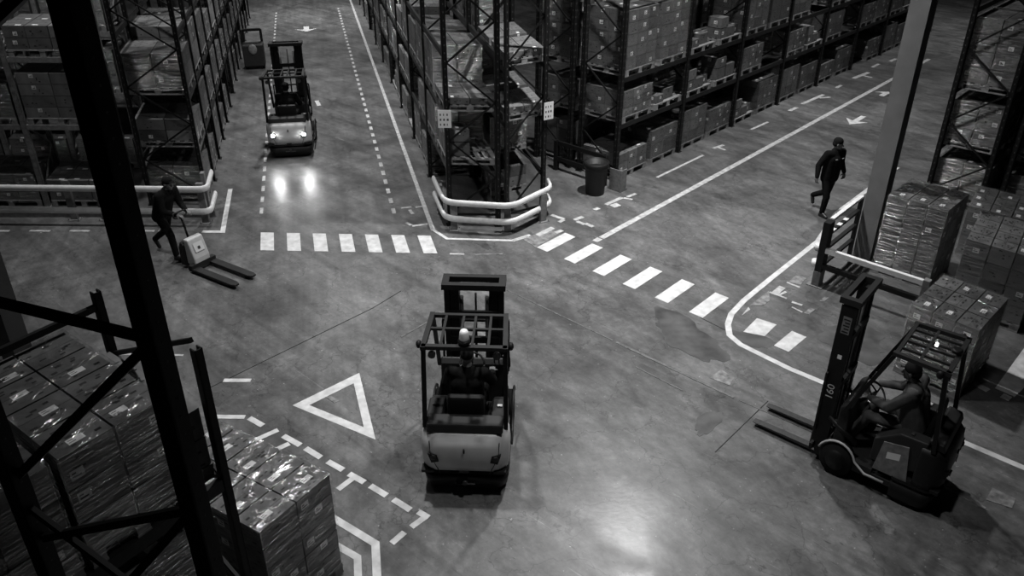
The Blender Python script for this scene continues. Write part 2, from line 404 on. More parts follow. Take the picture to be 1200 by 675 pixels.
for p, q, wd in (((590, 338), (718, 399), .025), ((722, 401), (860, 466), .05), ((866, 469), (960, 510), .02), ((745, 430), (800, 458), .02), ((470, 395), (500, 378), .03)):
    line('tyre_scuff', at(*p), at(*q), wd, 'scuff')
def stain(px, py, rx, ry, seed, az=0):
    rnd = random.Random(seed); c = at(px, py); ph = [rnd.uniform(0, 6.28) for _ in range(5)]; pts = []
    for i in range(40):
        a = 2*math.pi*i/40; r = 1+.16*math.sin(2*a+ph[0])+.12*math.sin(3*a+ph[1])+.08*math.sin(7*a+ph[2])+.05*math.sin(13*a+ph[3])
        v = B(az)*(ry*r*math.cos(a)) + B(az+90)*(rx*r*math.sin(a)); pts.append((c.x+v.x, c.y+v.y))
    poly('floor_stain', pts, 'stain', .001)
stain(882, 398, .34, .2, 2, 40); stain(805, 393, .75, .4, 5, 60); stain(1000, 400, .55, .5, 7, 40)
stain(560, 280, .5, .12, 11, 60); stain(830, 495, .35, .12, 13, 130)
# ------------------------------------------------------------------ pallets, cartons, loads
def basis(us, ut):
    """map local (s, t, z) to world offsets"""
    return lambda p: us*p.x + ut*p.y + ZV*p.z
MESH = {}
def pallet_mesh(bk, T, a, b):
    k = ('pallet', bk, a, b)
    if k not in MESH:
        m = MB(T); W = M['wood']
        for i in range(7):
            y = i*(b-.1)/6; m.box((0, y, .122), (a, y+.098, .144), W) if i % 2 == 0 else m.box((0, y+.015, .122), (a, y+.085, .144), W)
        for x in (0, a/2-.06, a-.12):
            m.box((x, 0, .1), (x+.12, b, .122), W)
            m.box((x, 0, 0), (x+.12, b, .022), W)
            for y in (0, b/2-.07, b-.14): m.box((x+.005, y+.002, .022), (x+.115, y+.138, .1), W)
        MESH[k] = m.mesh('pallet')
    return MESH[k]
def carton_mesh(bk, T, a, b, h, var, fine=False):
    k = ('carton', bk, round(a, 3), round(b, 3), round(h, 3), var, fine)
    if k not in MESH:
        rnd = random.Random(hash((round(a, 3), round(h, 3), var)) & 0xffff); m = MB(T)
        g = .009; cm = M[('carton', 'carton_b', 'carton_c', 'carton')[var % 4]]; e = .0015
        m.box((g, g, .001), (a-g, b-g, h-g), cm)
        # closing tape on the top and print on faces
        def qt(s0, t0, s1, t1, mm): m.faces([(s0, t0, h-g+e), (s1, t0, h-g+e), (s1, t1, h-g+e), (s0, t1, h-g+e)], [(0, 1, 2, 3)], mm)
        def qf(s0, z0, s1, z1, mm, side=0):
            if side == 0: m.faces([(s0, g-e, z0), (s1, g-e, z0), (s1, g-e, z1), (s0, g-e, z1)], [(0, 1, 2, 3)], mm)
            elif side == 1: m.faces([(a-g+e, s0, z0), (a-g+e, s1, z0), (a-g+e, s1, z1), (a-g+e, s0, z1)], [(0, 1, 2, 3)], mm)
            elif side == 2: m.faces([(g-e, s0, z0), (g-e, s1, z0), (g-e, s1, z1), (g-e, s0, z1)], [(0, 1, 2, 3)], mm)
            else: m.faces([(s0, b-g+e, z0), (s1, b-g+e, z0), (s1, b-g+e, z1), (s0, b-g+e, z1)], [(0, 1, 2, 3)], mm)
        qt(g, b*.5-.002, a-g, b*.5+.002, M['print'])
        for _ in range(9 if fine else 4):
            s0 = rnd.uniform(.03, a-.09); t0 = rnd.uniform(.03, b-.06); qt(s0, t0, s0+rnd.uniform(.03, .06), t0+rnd.uniform(.015, .03), M['print'])
        if var % 4 in (0, 3) and var % 5 != 1:
            s0 = rnd.uniform(.05, a*.5); t0 = rnd.uniform(.03, b*.5); qt(s0, t0, min(s0+.12, a-.03), t0+.07, M['paper'])
            if fine: qt(s0+.01, t0+.02, s0+.06, t0+.03, M['ink']); qt(s0+.01, t0+.045, s0+.05, t0+.055, M['ink'])
        for side, ln in ((0, a), (1, b), (2, b), (3, a)):
            if rnd.random() < (.45, .2, .25, .6)[var % 4]:
                s0 = rnd.uniform(.03, max(.04, ln-.16)); z0 = h*rnd.uniform(.15, .62); lw = min(.085, h*.32)
                qf(s0, z0, s0+lw*1.15, z0+lw, M['paper'], side)
                e2 = e; e += .001
                qf(s0+.012, z0+lw*.25, s0+lw*.9, z0+lw*.42, M['ink'], side); qf(s0+.012, z0+lw*.6, s0+lw*.5, z0+lw*.75, M['ink'], side)
                e = e2
            for _ in range(4):
                s0 = rnd.uniform(.03, ln-.08); z0 = rnd.uniform(.02, h-.05); qf(s0, z0, s0+rnd.uniform(.02, .05), z0+rnd.uniform(.008, .025), M['print'], side)
        MESH[k] = m.mesh('carton')
    return MESH[k]
def film_mesh(bk, T, a, b, z0, z1):
    k = ('film', bk, a, b, z0, z1)
    if k not in MESH:
        m = MB(T); e = .008; rr = []
        nz = 10
        m.box((-e, -e, z0-.06), (a+e, b+e, z1+e), M['film'])
        MESH[k] = m.mesh('shrink_wrap')
    return MESH[k]
def link(name, me, par, loc=(0, 0, 0)):
    o = bpy.data.objects.new(name, me); C.objects.link(o); o.parent = par; o.location = loc; return o
def load(bk, T, loc, a, b, nx, ny, hs, label, group=None, wrap=True, seed=1, fine=False, miss=0, pal=True):
    """a wrapped stack of cartons on its own pallet"""
    rnd = random.Random(seed); t = thing('loaded_pallet', label, 'pallet load', loc, 0, group)
    z = 0
    if pal: link('pallet', pallet_mesh(bk, T, a, b), t); z = .146
    z0 = z; base_var = rnd.randrange(4); ca, cbb = a/nx, b/ny
    for li, h in enumerate(hs):
        for i in range(nx):
            for j in range(ny):
                if miss and li == len(hs)-1 and rnd.random() < miss: continue
                if 0 < i < nx-1 and 0 < j < ny-1 and li < len(hs)-1: continue     # fully enclosed, never seen
                v = (base_var if rnd.random() < .65 else rnd.randrange(4)) + 4*rnd.randrange(6)
                p = T(Vector((i*ca, j*cbb, z)))
                link('carton', carton_mesh(bk, T, ca, cbb, h, v, fine), t, p)
        z += h
    if wrap: link('shrink_wrap', film_mesh(bk, T, a, b, z0, z), t)
    return t
def loose_carton(bk, T, loc, a, b, h, var, label, group):
    o = bpy.data.objects.new('cardboard_carton', carton_mesh(bk, T, a, b, h, var, False)); C.objects.link(o); o.location = loc
    return tag(o, label, 'carton', group)
def empty_pallet(bk, T, loc, a, b, label, group=None):
    o = bpy.data.objects.new('wooden_pallet', pallet_mesh(bk, T, a, b)); C.objects.link(o); o.location = loc
    return tag(o, label, 'pallet', group)

# ------------------------------------------------------------------ racks
def rack(bk, T, org, nb, bay, depth, levels, height, label, pm='rack', bmn='beam', beams_back=True, skip=(), shift=0, hole=True, side=1, group=None):
    t = thing('pallet_rack', label, 'pallet rack', org, 0, group)
    def key(n): return (n, bk, bay, depth, height, pm, bmn, tuple(levels))
    k = key('up')
    if k not in MESH:
        m = MB(T); hw, hd = .058, .045
        m.box((-hw, -hd, 0), (hw, -hd+.012, height), M[pm]); m.box((-hw, -hd, 0), (-hw+.012, hd, height), M[pm]); m.box((hw-.012, -hd, 0), (hw, hd, height), M[pm])
        m.box((-hw, hd-.012, 0), (-.015, hd, height), M[pm]); m.box((.015, hd-.012, 0), (hw, hd, height), M[pm])
        m.box((-.08, -.08, 0), (.08, .08, .012), M[pm])
        if hole:
            z = .15
            while z < height-.1:
                for x in (-.026, .014):
                    m.box((x, -hd-.0015, z), (x+.012, -hd, z+.03), M['hole'])
                m.box((-hw-.0015, -.006, z), (-hw, .01, z+.03), M['hole']); m.box((hw, -.006, z), (hw+.0015, .01, z+.03), M['hole'])
                z += .15
        MESH[k] = m.mesh('upright')
        m = MB(T); z = .3; s = 0
        m.bar((0, .04, .25), (0, depth-.04, .25), .03, .04, M[pm])
        while z < height-.5:
            m.bar((0, .04 if s == 0 else depth-.04, z), (0, depth-.04 if s == 0 else .04, z+.78), .025, .035, M[pm]); z += .78; s = 1-s
        m.bar((0, .04, height-.15), (0, depth-.04, height-.15), .03, .04, M[pm])
        MESH[key('br')] = m.mesh('bracing')
        m = MB(T); m.box((.05, -.025, -.11), (bay-.05, .025, 0), M[bmn]); m.box((.05, -.045, -.2), (.056, .03, .05), M[bmn]); m.box((bay-.056, -.045, -.2), (bay-.05, .03, .05), M[bmn])
        MESH[key('bm')] = m.mesh('beam')
    for f in range(nb+1):
        link('upright', MESH[key('up')], t, T(Vector((f*bay, 0, 0)))); link('upright', MESH[key('up')], t, T(Vector((f*bay, depth, 0))))
        link('bracing', MESH[key('br')], t, T(Vector((f*bay, 0, 0))))
    for f in range(nb):
        for li, z in enumerate(levels):
            if (f, li) in skip: continue
            link('beam', MESH[key('bm')], t, T(Vector((f*bay, 0, z)))); link('beam', MESH[key('bm')], t, T(Vector((f*bay, depth, z))))
    return t
ORD = ['first', 'second', 'third', 'fourth', 'fifth', 'sixth', 'seventh', 'eighth', 'ninth', 'tenth', 'eleventh', 'twelfth', 'thirteenth', 'fourteenth', 'fifteenth', 'sixteenth', 'seventeenth', 'eighteenth', 'nineteenth', 'twentieth']
LEV = ['on floor', 'on lowest beams', 'on second beams', 'on third beams']
TYPES = {  # nx, ny, layer heights, wrapped
    'T': (3, 2, [.26]*5, True), 'T2': (2, 2, [.33]*4, True), 'M': (3, 2, [.2]*3, True), 'M2': (2, 2, [.36]*2, True), 'F': (3, 2, [.24]*2, False),
    'H': (2, 2, [.24]*4, False), 'Q': (4, 2, [.2]*4, True), 'L': (3, 2, [.13], False), 'W': (3, 2, [.29]*3, True)}
LOOK = {'T': 'tall five-layer carton load', 'T2': 'tall four-layer carton load', 'M': 'low three-layer carton load', 'M2': 'two-layer load of deep cartons',
        'F': 'unwrapped two-layer carton load', 'H': 'plain four-layer carton load', 'Q': 'load of small cartons', 'L': 'flat single-layer pallet', 'W': 'three-layer load of big cartons'}
PROTO = {}
def place(bk, T, typ, loc, label, group, a=1.2, b=1.05):
    if typ == 'L' or typ not in TYPES: pass
    k = (bk, typ, a, b)
    nx, ny, hs, wr = TYPES[typ]
    if k not in PROTO:
        PROTO[k] = load(bk, T, loc, a, b, nx, ny, hs, label, group, wr, seed=len(PROTO)*7+3)
        return PROTO[k]
    return copy_tree(PROTO[k], loc, label, group)
def scatter(bk, T, org, s, t0, z, typ, where, depth):
    """pallet with a few loose cartons: each one a thing"""
    base = org + T(Vector((s, t0, z)))
    empty_pallet(bk, T, base, 1.14, depth, 'pallet under loose cartons ' + where, 'part-filled pallets in the racks')
    sets = {'S': [(.05, .02, 0, .32, .4, .2, 0), (.5, .1, 0, .4, .4, .26, 3), (.06, .5, 0, .3, .4, .3, 2)],
            'P': [(.05, .02, 0, .36, .4, .26, 0), (.42, .02, 0, .36, .4, .26, 3), (.05, .02, .27, .36, .4, .26, 1), (.8, .1, 0, .3, .4, .24, 0)],
            'P2': [(.1, .02, 0, .45, .5, .3, 3), (.1, .02, .31, .45, .5, .26, 0), (.6, .02, 0, .42, .5, .34, 0)]}[typ]
    nm = {'S': ['small front left carton', 'squat front right carton', 'rear carton'],
          'P': ['lower left carton', 'lower middle carton', 'top carton', 'lone right carton'],
          'P2': ['lower carton', 'upper carton', 'single right carton']}[typ]
    for (a0, b0, z0, a, b, h, v), n in zip(sets, nm):
        loose_carton(bk, T, base + T(Vector((a0, b0, .1455+z0))), a, b, h, v, n + ' ' + where, 'loose cartons in the racks')
def fill(bk, T, org, bay, per, depth, levels, plan, where, a=1.14, off=.13):
    zs = [0] + list(levels)
    hh = lambda t_: .16 + sum(TYPES[t_][2]) + .02
    for li, row in enumerate(plan):
        gap = (zs[li+1]-.11-zs[li]) if li+1 < len(zs) else 9
        for i, typ in enumerate(row):
            if typ == '-': continue
            if typ in TYPES and hh(typ) > gap: typ = [q for q in (('M2', 'Q', 'M', 'F') if i % 2 else ('W', 'M', 'M2', 'F', 'L')) if hh(q) < gap][0]
            s = (i // per)*bay + off + (i % per)*(bay-2*off-a)/max(per-1, 1)
            if per == 1: s = (i*bay) + (bay-a)/2
            place_s = '%s, %s place along the %s' % (LEV[li], ORD[i], where)
            tt = -.02 if li else .0
            if typ in ('S', 'P', 'P2'): scatter(bk, T, org, s, tt, zs[li]+.001, typ, place_s, depth+.04)
            else:
                place(bk, T, typ, org + T(Vector((s, tt, zs[li]+.001))), LOOK[typ] + ' ' + place_s, 'pallet loads in the ' + where, a, depth+.04)

# --- right block: long double row on the left of the right hand aisle
LV = [1.39, 2.47, 4.25]
T2 = basis(U2, -V2); O2 = Vector((2.49, 17.15, 0))
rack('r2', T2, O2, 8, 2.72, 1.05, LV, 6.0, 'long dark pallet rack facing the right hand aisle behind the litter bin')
fill('r2', T2, O2, 2.72, 2, 1.05, LV, [
    ['F', 'M2', 'T2', 'M', 'P', 'Q', 'T', 'M2', 'F', 'T', '-', 'M', 'T', 'M2', 'Q', 'F'],
    ['M', 'S', 'P', 'P2', 'Q', '-', 'M', 'P', 'T2'.replace('T2', 'M2'), '-', 'M', 'M', 'M2', 'P2', 'M', 'M'],
    ['T', 'T', 'S', 'P', 'T', 'T2', 'W', '-', 'W', 'M', 'T', 'T', '-', 'W', 'T', 'T']], 'right aisle rack')
O2b = O2 - V2*1.38
rack('r2', T2, O2b, 3, 2.72, 1.05, LV, 6.0, 'dark pallet rack backing onto the rack of the right hand aisle')
fill('r2', T2, O2b, 2.72, 2, 1.05, LV, [['H', 'M', 'M', 'T', 'M2', 'M'], ['T2'.replace('T2', 'Q'), 'M', 'M2', 'M', 'M', 'M2'], ['T', 'T', 'W', 'T', 'T', 'T']], 'rack behind it')
# --- centre block
TA = basis(U1, B(92)); OA = Vector((-1.22, 14.86, 0)); LA_ = [1.30, 2.42, 3.6]
rack('ca', TA, OA, 9, 2.72, 1.0, LA_, 6.0, 'tall dark rack along the right of the left aisle, behind guard rails')
fill('ca', TA, OA, 2.72, 2, 1.0, LA_, [
    ['-', '-', 'M', 'H', 'S', 'M', 'H', 'P', 'M', 'F', 'M', 'H', 'M', '-', 'M', 'M', 'H', 'M'],
    ['P2', 'M2', 'H', '-', 'M', 'F', 'M', 'H', 'P', 'M', 'H', 'F', 'M', 'M', 'H', 'M', 'M', 'F'],
    ['L', 'W', 'H', 'H', 'W', 'F', 'H', 'W', 'H', 'M', 'W', 'H', 'M', 'W', 'H', 'M', 'W', 'H']], 'centre left-aisle rack')
TB = basis(B(-13.8), B(60)); OB = Vector((-.04, 14.86, 0))
rack('cb', TB, OB, 2, 2.72, .88, [1.0, 2.2, 3.3], 6.0, 'dark pallet rack at the rounded corner between the two aisles')
fill('cb', TB, OB, 2.72, 2, .88, [1.0, 2.2, 3.3], [['-', 'F', 'M', 'M'], ['-', 'H', 'M', 'H'], ['L', 'L', 'M', 'W'], ['L', 'L', 'M', 'M']], 'corner rack')
# --- left block
TL = basis(U1, B(271)); OL = Vector((-6.62, 15.85, 0)); LL = [1.30, 2.45, 3.75]
rack('la', TL, OL, 14, 1.45, 1.25, LL, 6.0, 'dark rack with close-set posts along the left of the left aisle')
fill('la', TL, OL, 1.45, 1, 1.25, LL, [
    ['M2', 'M', 'H', 'F', 'M', '-', 'H', 'M', 'F', 'M', 'H', 'M', 'F', 'H'],
    ['F', 'H', 'M', 'Q', 'H', 'M', 'M', 'F', 'H', 'M', 'Q', 'M', 'H', 'M'],
    ['M2', 'H', 'W', 'M', 'H', 'M2', 'W', 'H', 'M', 'W', 'H', 'M', 'W', 'H']], 'outer left-aisle rack', a=1.2)
TLB = basis(U1, B(271)); OLB = OL + B(271)*1.45
OC = Vector((-8.5, 15.75, 0)); TC = basis(B(271), B(-11)); LC = [1.88, 3.3]
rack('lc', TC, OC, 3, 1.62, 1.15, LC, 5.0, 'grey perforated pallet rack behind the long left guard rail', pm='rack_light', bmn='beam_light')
fill('lc', TC, OC, 1.62, 1, 1.15, LC, [['F', 'M', 'H', 'M'], ['H', 'L', 'Q', 'M'][0:3], ['M2', 'L', 'M'][0:3]][0:3] if False else [['F', 'M', 'H'], ['H', 'T2', 'L'], ['F', 'L', 'L']], 'front grey rack', a=1.4)
OC2 = OC + B(-11)*2.3 + Vector((0, 0, 0))
rack('lc', TC, OC2, 3, 1.62, 1.15, LC, 5.0, 'second grey perforated pallet rack standing behind the first at the left', pm='rack_light', bmn='beam_light')
fill('lc', TC, OC2, 1.62, 1, 1.15, LC, [['M', 'M', 'H'], ['W', 'T2', 'W'], ['T2', 'W', 'T']], 'rear grey rack', a=1.4)
# --- right hand rack beyond the column
TR = basis(U2, V2); OR = Vector((9.3, 16.1, 0))
rack('rr', TR, OR, 4, 2.72, 1.05, [1.30, 2.55, 4.2], 6.0, 'dark pallet rack on the right side of the right aisle, behind the steel column')
fill('rr', TR, OR, 2.72, 2, 1.05, [1.30, 2.55, 4.2], [['T', 'M', 'M2', 'M', 'H', 'M', 'M', 'M'], ['W', 'M2', 'M', 'H', 'M', 'M', 'H', 'M'], ['T2', 'T2', 'W', 'M', 'W', 'M', 'W', 'M']], 'rack behind the column')
ORb = OR + V2*1.4
rack('rr', TR, ORb, 2, 2.72, 1.05, [1.30, 2.55, 4.2], 6.0, 'dark pallet rack at the right edge, back to back with the one behind the column')
fill('rr', TR, ORb, 2.72, 2, 1.05, [1.30, 2.55, 4.2], [['W', 'M', 'M', 'M'], ['M', 'M', 'M', 'M'], ['W', 'T2', 'W', 'M']], 'right edge rack')

# --- near left rack with its loads
UF, WF = B(35), B(-54); TF = basis(UF, WF); OF = Vector((-2.62, 4.80, 0))
t = thing('pallet_rack', 'near rack at the lower left with two short posts rising behind the wrapped load', 'pallet rack', OF)
for s in (.33, -2.65):
    for w_ in (0, 1.46):
        m = MB(TF); m.box((s-.035, w_-.035, 0), (s+.035, w_-.023, 3.74), M['rack']); m.box((s-.035, w_-.035, 0), (s-.023, w_+.035, 3.74), M['rack']); m.box((s+.023, w_-.035, 0), (s+.035, w_+.035, 3.74), M['rack'])
        m.box((s-.06, w_-.06, 0), (s+.06, w_+.06, .012), M['rack'])
        z = .1
        while z < 3.7:
            m.box((s+.035, w_-.008, z), (s+.0365, w_+.008, z+.03), M['hole']); z += .12
        m.build('upright', t)
    m = MB(TF); z = .3; k = 0
    while z < 3.2:
        m.bar((s, .04 if k else 1.42, z), (s, 1.42 if k else .04, z+.7), .03, .04, M['rack']); z += .7; k = 1-k
    m.build('bracing', t)
for z in (1.2, 2.42):
    for w_ in (0, 1.46):
        m = MB(TF); m.box((-2.61, w_-.03, z-.12), (.29, w_+.03, z), M['beam']); m.build('beam', t)
m = MB(TF); m.box((-2.61, 1.44, 3.56), (.29, 1.48, 3.62), M['beam']); m.build('top_rail', t)
load('nf', TF, OF + TF(Vector((-.84, -.02, 2.421))), .84, 1.52, 2, 4, [.31]*3, 'large wrapped carton load on the near left rack, right hand of the two', None, True, 11, True, pal=True)
load('nf', TF, OF + TF(Vector((-1.76, -.02, 2.421))), .86, 1.52, 2, 4, [.31]*3, 'large wrapped load on near left rack, cut by the picture edge', None, True, 23, True, pal=True)
load('nf', TF, OF + TF(Vector((-2.56, -.02, 1.201))), 1.2, 1.5, 3, 4, [.27]*3, 'dark carton load low in the near left rack, further left of two', None, True, 5)
load('nf', TF, OF + TF(Vector((-1.3, -.02, 1.201))), 1.2, 1.5, 3, 4, [.27]*3, 'dark carton load low in the near left rack, beside the big post', None, True, 6)
load('nf', TF, OF + TF(Vector((.02, .06, 2.421))), .27, 1.34, 1, 3, [.3]*2, 'narrow plain carton stack between wrapped load and end post, near left rack', None, False, 8)
# floor load in the painted pen
TP = basis(B(33.5), B(-60)); OP = at(304, 625, 1.44); OP.z = 0
load('fp', TP, OP, .93, 1.74, 2, 5, [.26]*5, 'tall wrapped carton load standing on the floor in the painted pen', None, True, 14, True)
# --- the big near frame
P1 = Vector((-1.5, 2.77, 0)); P2 = P1 + B(-70)*1.24
t = thing('storage_rack', 'tall dark upright frame crossing the left of the picture from top to bottom', 'rack frame', P1)
for p, nm in ((Vector((0, 0, 0)), 'upright'), (P2-P1, 'upright')):
    Tm = basis(B(110), B(20)); m = MB(lambda q, p=p, Tm=Tm: Tm(q)+p)
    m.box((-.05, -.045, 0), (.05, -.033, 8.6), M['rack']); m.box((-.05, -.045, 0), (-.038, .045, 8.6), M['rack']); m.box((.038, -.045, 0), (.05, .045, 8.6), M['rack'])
    m.box((-.1, -.1, 0), (.1, .1, .012), M['rack'])
    z = .1
    while z < 8.5:
        m.lathe((.0505, 0, z), [(.006, 0), (.006, .001)], M['hole_dim'], (1, 0, 0), 8); m.box((-.03, -.0465, z), (-.018, -.045, z+.025), M['hole_dim']); m.box((.018, -.0465, z), (.03, -.045, z+.025), M['hole_dim']); z += .1
    m.build(nm, t)
d = P2-P1; zu, zl = 5.40, 4.40
for a, b in (((d*.03)+ZV*zu, d*.97+ZV*zu), (d*.04+ZV*(zu-.05), d*.96+ZV*(zl-.15)), (d*.04+ZV*zl, d*.96+ZV*(zl-.62)), (d*.04+ZV*(zl-.03), d*.5+ZV*(zl-.75)), (d*.03+ZV*6.9, d*.97+ZV*6.2), (d*.03+ZV*3.3, d*.97+ZV*4.0)):
    m = MB(); m.bar(a, b, .028, .045, M['rack']); m.build('brace', t)

# --- pallets standing at the right
TS1 = basis(B(46), B(133)); o1 = at(1037.5, 227.8, 1.56)
o1.z = 0; o1 += V2*.06
load('s1', TS1, o1, 1.02, 1.0, 3, 3, [.36]*4, 'tall square wrapped carton stack standing right beside the steel column', None, True, 31, True)
TS2 = basis(B(46), B(139)); o2 = at(1067.5, 355.8, 1.2); o2.z = 0
load('s2', TS2, o2, 1.25, .95, 3, 3, [.265]*4, 'wrapped carton stack with white top labels directly behind the right hand forklift', None, True, 42, True)
TS3 = basis(B(37), B(133)); o3 = at(1129, 283, 1.36); o3.z = 0; o3 += Vector((.1, .1, 0))
load('s3', TS3, o3, 1.4, 1.1, 4, 3, [.305]*4, 'wrapped carton stack at right edge between column stack and racks', None, True, 53, True)
load('s3', TS3, o3 + Vector((1.15, 2.0, 0)), 1.2, 1.1, 3, 3, [.3]*3, 'dark wrapped carton stack behind the one at the right edge, next to the rack end', None, True, 55)

# ------------------------------------------------------------------ steel columns
t = thing('steel_column', 'light grey steel H column slanting across the upper right of the picture', 'column', (6.80, 13.30, 0))
Tm = basis(B(133), B(43)); m = MB(Tm)
m.box((-.16, -.17, 0), (.16, -.155, 12), M['column']); m.box((-.16, .155, 0), (.16, .17, 12), M['column']); m.box((-.01, -.155, 0), (.01, .155, 12), M['column'])
m.build('column_shaft', t)
m = MB(Tm); m.box((-.22, -.22, 0), (.22, .22, .03), M['post']); m.build('base_plate', t)
t = thing('steel_column', 'dark column at the far left edge behind the near rack', 'column', (-7.55, 10.0, 0))
Tm = basis(B(20), B(110)); m = MB(Tm); m.box((-.15, -.15, 0), (.15, .15, 12), M['column_dark']); m.build('column_shaft', t)
m = MB(Tm); m.box((-.22, -.22, 0), (.22, .22, .03), M['column_dark']); m.build('base_plate', t)

# ------------------------------------------------------------------ guard rails
def arc(pts, r=.12, n=5):
    out = [Vector(pts[0])]
    for i in range(1, len(pts)-1):
        p = Vector(pts[i]); a = (Vector(pts[i-1])-p); b = (Vector(pts[i+1])-p); k = min(r, a.length*.45, b.length*.45)
        a = p + a.normalized()*k; b = p + b.normalized()*k
        for j in range(n+1):
            s = j/n; out.append(a*(1-s)**2 + p*2*s*(1-s) + b*s*s)
    out.append(Vector(pts[-1])); return out
def guard_post(par, x, y, h, az=0, wd=.14, org=Vector()):
    Tm = basis(B(az+90), B(az)); m = MB(lambda q: Tm(q)+Vector((x, y, 0))-org)
    m.box((-wd/2, -.04, 0), (wd/2, .04, h), M['post']); m.box((-wd/2-.05, -.09, 0), (wd/2+.05, .09, .015), M['post'])
    for i in (-1, 1):
        for j in (-1, 1): m.lathe((i*(wd/2+.03), j*.065, .015), [(.012, 0), (.012, .015)], M['greym'], n=8)
    return m.build('guard_post', par)
org = Vector((-1.1, 14.3, 0))
t = thing('guard_rail', 'white two-rail guard bent around the rack corner between the aisles', 'guard rail', org)
gp = [tuple(at(x, y, .66))[:2] for x, y in ((508, 209), (521, 237), (600, 242), (646, 220), (642, 212))]
for z in (.30, .66):
    m = MB(); m.tube(arc([Vector((x, y, z))-org for x, y in gp], .25), .068, M['rail'], 12, flat=.62)
    m.build('rail', t)
for x, y, az in ((-1.12, 14.62, 0), (-.02, 14.52, 0), (.72, 15.04, -30), (-1.46, 15.5, 80)): guard_post(t, x, y, .64, az, org=org)
org = Vector((-8, 15.1, 0))
t = thing('guard_rail', 'long white two-rail guard in front of the left racks, turning into the aisle', 'guard rail', org)
for z in (.34, .84):
    m = MB(); m.tube(arc([Vector((-16.5, 15.0, z))-org, Vector((-6.15, 14.78, z))-org, Vector((-6.36, 15.7, z))-org], .2), .07, M['rail'], 12, flat=.62); m.build('rail', t)
for x, y, az in ((-6.36, 14.97, 0), (-6.5, 15.55, 80), (-8.55, 15.12, 0), (-9.2, 15.12, 0), (-11.5, 15.14, 0), (-13.8, 15.16, 0)): guard_post(t, x, y, .9, az, org=org)
m = MB(); m.box((-8.5, .12, .0), (1.75, .16, .2), M['post']); m.build('kick_plate', t)
m = MB(); m.tube([(-2.6+.0, 0, 0), (0, 0, 0)], .01, M['rail'])
m.bm.free()
org = at(957, 333)
t = thing('safety_barrier', 'black and white striped guard frame standing before the steel column', 'barrier', org)
Tm = basis(B(133), B(43)); m = MB(Tm); m.box((-.06, -.1, 0), (.06, .1, 1.27), M['black']); m.box((-.14, -.14, 0), (.14, .14, .015), M['post']); m.box((-.065, -.105, 0), (.065, .105, .3), M['post']); m.build('guard_post', t)
for z, mt in ((1.27, 'rail'), (1.0, 'black'), (.70, 'black'), (.38, 'black')):
    m = MB(Tm)
    m.bar((0, .1, z), (0, 1.45, z), .07, .05, M[mt])
    if z == 1.0:
        for k in range(3): m.bar((0, .2+k*.28, z), (0, .32+k*.28, z), .075, .056, M['rail'])
    m.build('striped_rail' if z == 1.0 else 'rail', t)
m = MB(Tm); m.box((-.03, 1.4, 0), (.03, 1.5, 1.27), M['black']); m.build('guard_post', t)
for z, mt in ((.74, 'rail'), (.42, 'black')):
    m = MB(Tm); m.bar((.06, -.06, z), (1.75, -.06, z), .07, .09, M[mt]); m.build('rail', t)
m = MB(Tm); m.box((1.7, -.1, 0), (1.8, .02, .8), M['post']); m.build('guard_post', t)
for z in (.42, .74):
    m = MB(Tm); m.lathe((-.09, -.02, z-.06), [(.07, 0), (.07, .12)], M['rail']); m.build('end_bracket', t)

# low black barrier, end guard, bin
org = at(672, 190)
t = thing('low_barrier', 'low black barrier frame at the rack end left of the litter bin', 'barrier', O2+V2*(-1.0)-U2*.35)
Tm = basis(-V2, U2); m = MB(Tm)
for z in (.3, .7): m.bar((-.95, 0, z), (.5, 0, z), .05, .1, M['black'])
m.build('rail', t)
for s in (-.95, .5):
    m = MB(Tm); m.box((s-.05, -.05, 0), (s+.05, .05, .75), M['black']); m.build('barrier_post', t)
t = thing('end_guard', 'worn grey steel post protector at the foot of the rack beside the litter bin', 'post protector', O2-U2*.36+V2*.22)
m = MB(basis(V2, U2)); m.prism([(-.1, -.02), (.22, -.02), (.22, .0), (-.1, .0)], 2, 0, .5, M['post']); m.prism([(.2, 0), (.22, 0), (.22, .2), (.2, .2)], 2, 0, .5, M['post']); m.prism([(-.14, -.06), (.26, -.06), (.26, .2), (-.14, .2)], 2, 0, .012, M['greym']); m.build('steel_plate', t)
b0 = at(697, 226)
t = thing('litter_bin', 'dark round litter bin with a bag over its rim at the end of the rack', 'bin', b0)
m = MB(); m.lathe((0, 0, 0), [(.21, 0), (.26, .72), (.265, .74), (.245, .74), (.2, .05)], M['bodyd']); m.build('bin_body', t)
m = MB(); m.lathe((0, 0, 0), [(.262, .62), (.285, .68), (.29, .76), (.25, .77), (.235, .6)], M['black'], n=24); m.build('bin_bag', t)

# rack signs
def sign(x, y, z, az, label, wd=.26, hh=.36):
    Tm = basis(B(az+90), B(az)); t = MB(Tm)
    t.box((-wd/2, -.006, -hh/2), (wd/2, .0, hh/2), M['paper'])
    rnd = random.Random(3)
    for i in range(3):
        for j in range(3):
            t.box((-wd*.36+i*wd*.26, -.008, -hh*.38+j*hh*.28), (-wd*.36+i*wd*.26+wd*.13*rnd.uniform(.5, 1.3), -.006, -hh*.38+j*hh*.28+hh*.12), M['ink'])
    o = t.build('rack_sign'); o.location = (x, y, z); return tag(o, label, 'sign', None)
sign(-1.25, 14.80, 2.33, 0, 'white location sign on the post at the left of the corner rack')
sign(.80, 15.22, 2.36, -30, 'white location sign on the post at the right of the corner rack', .22)

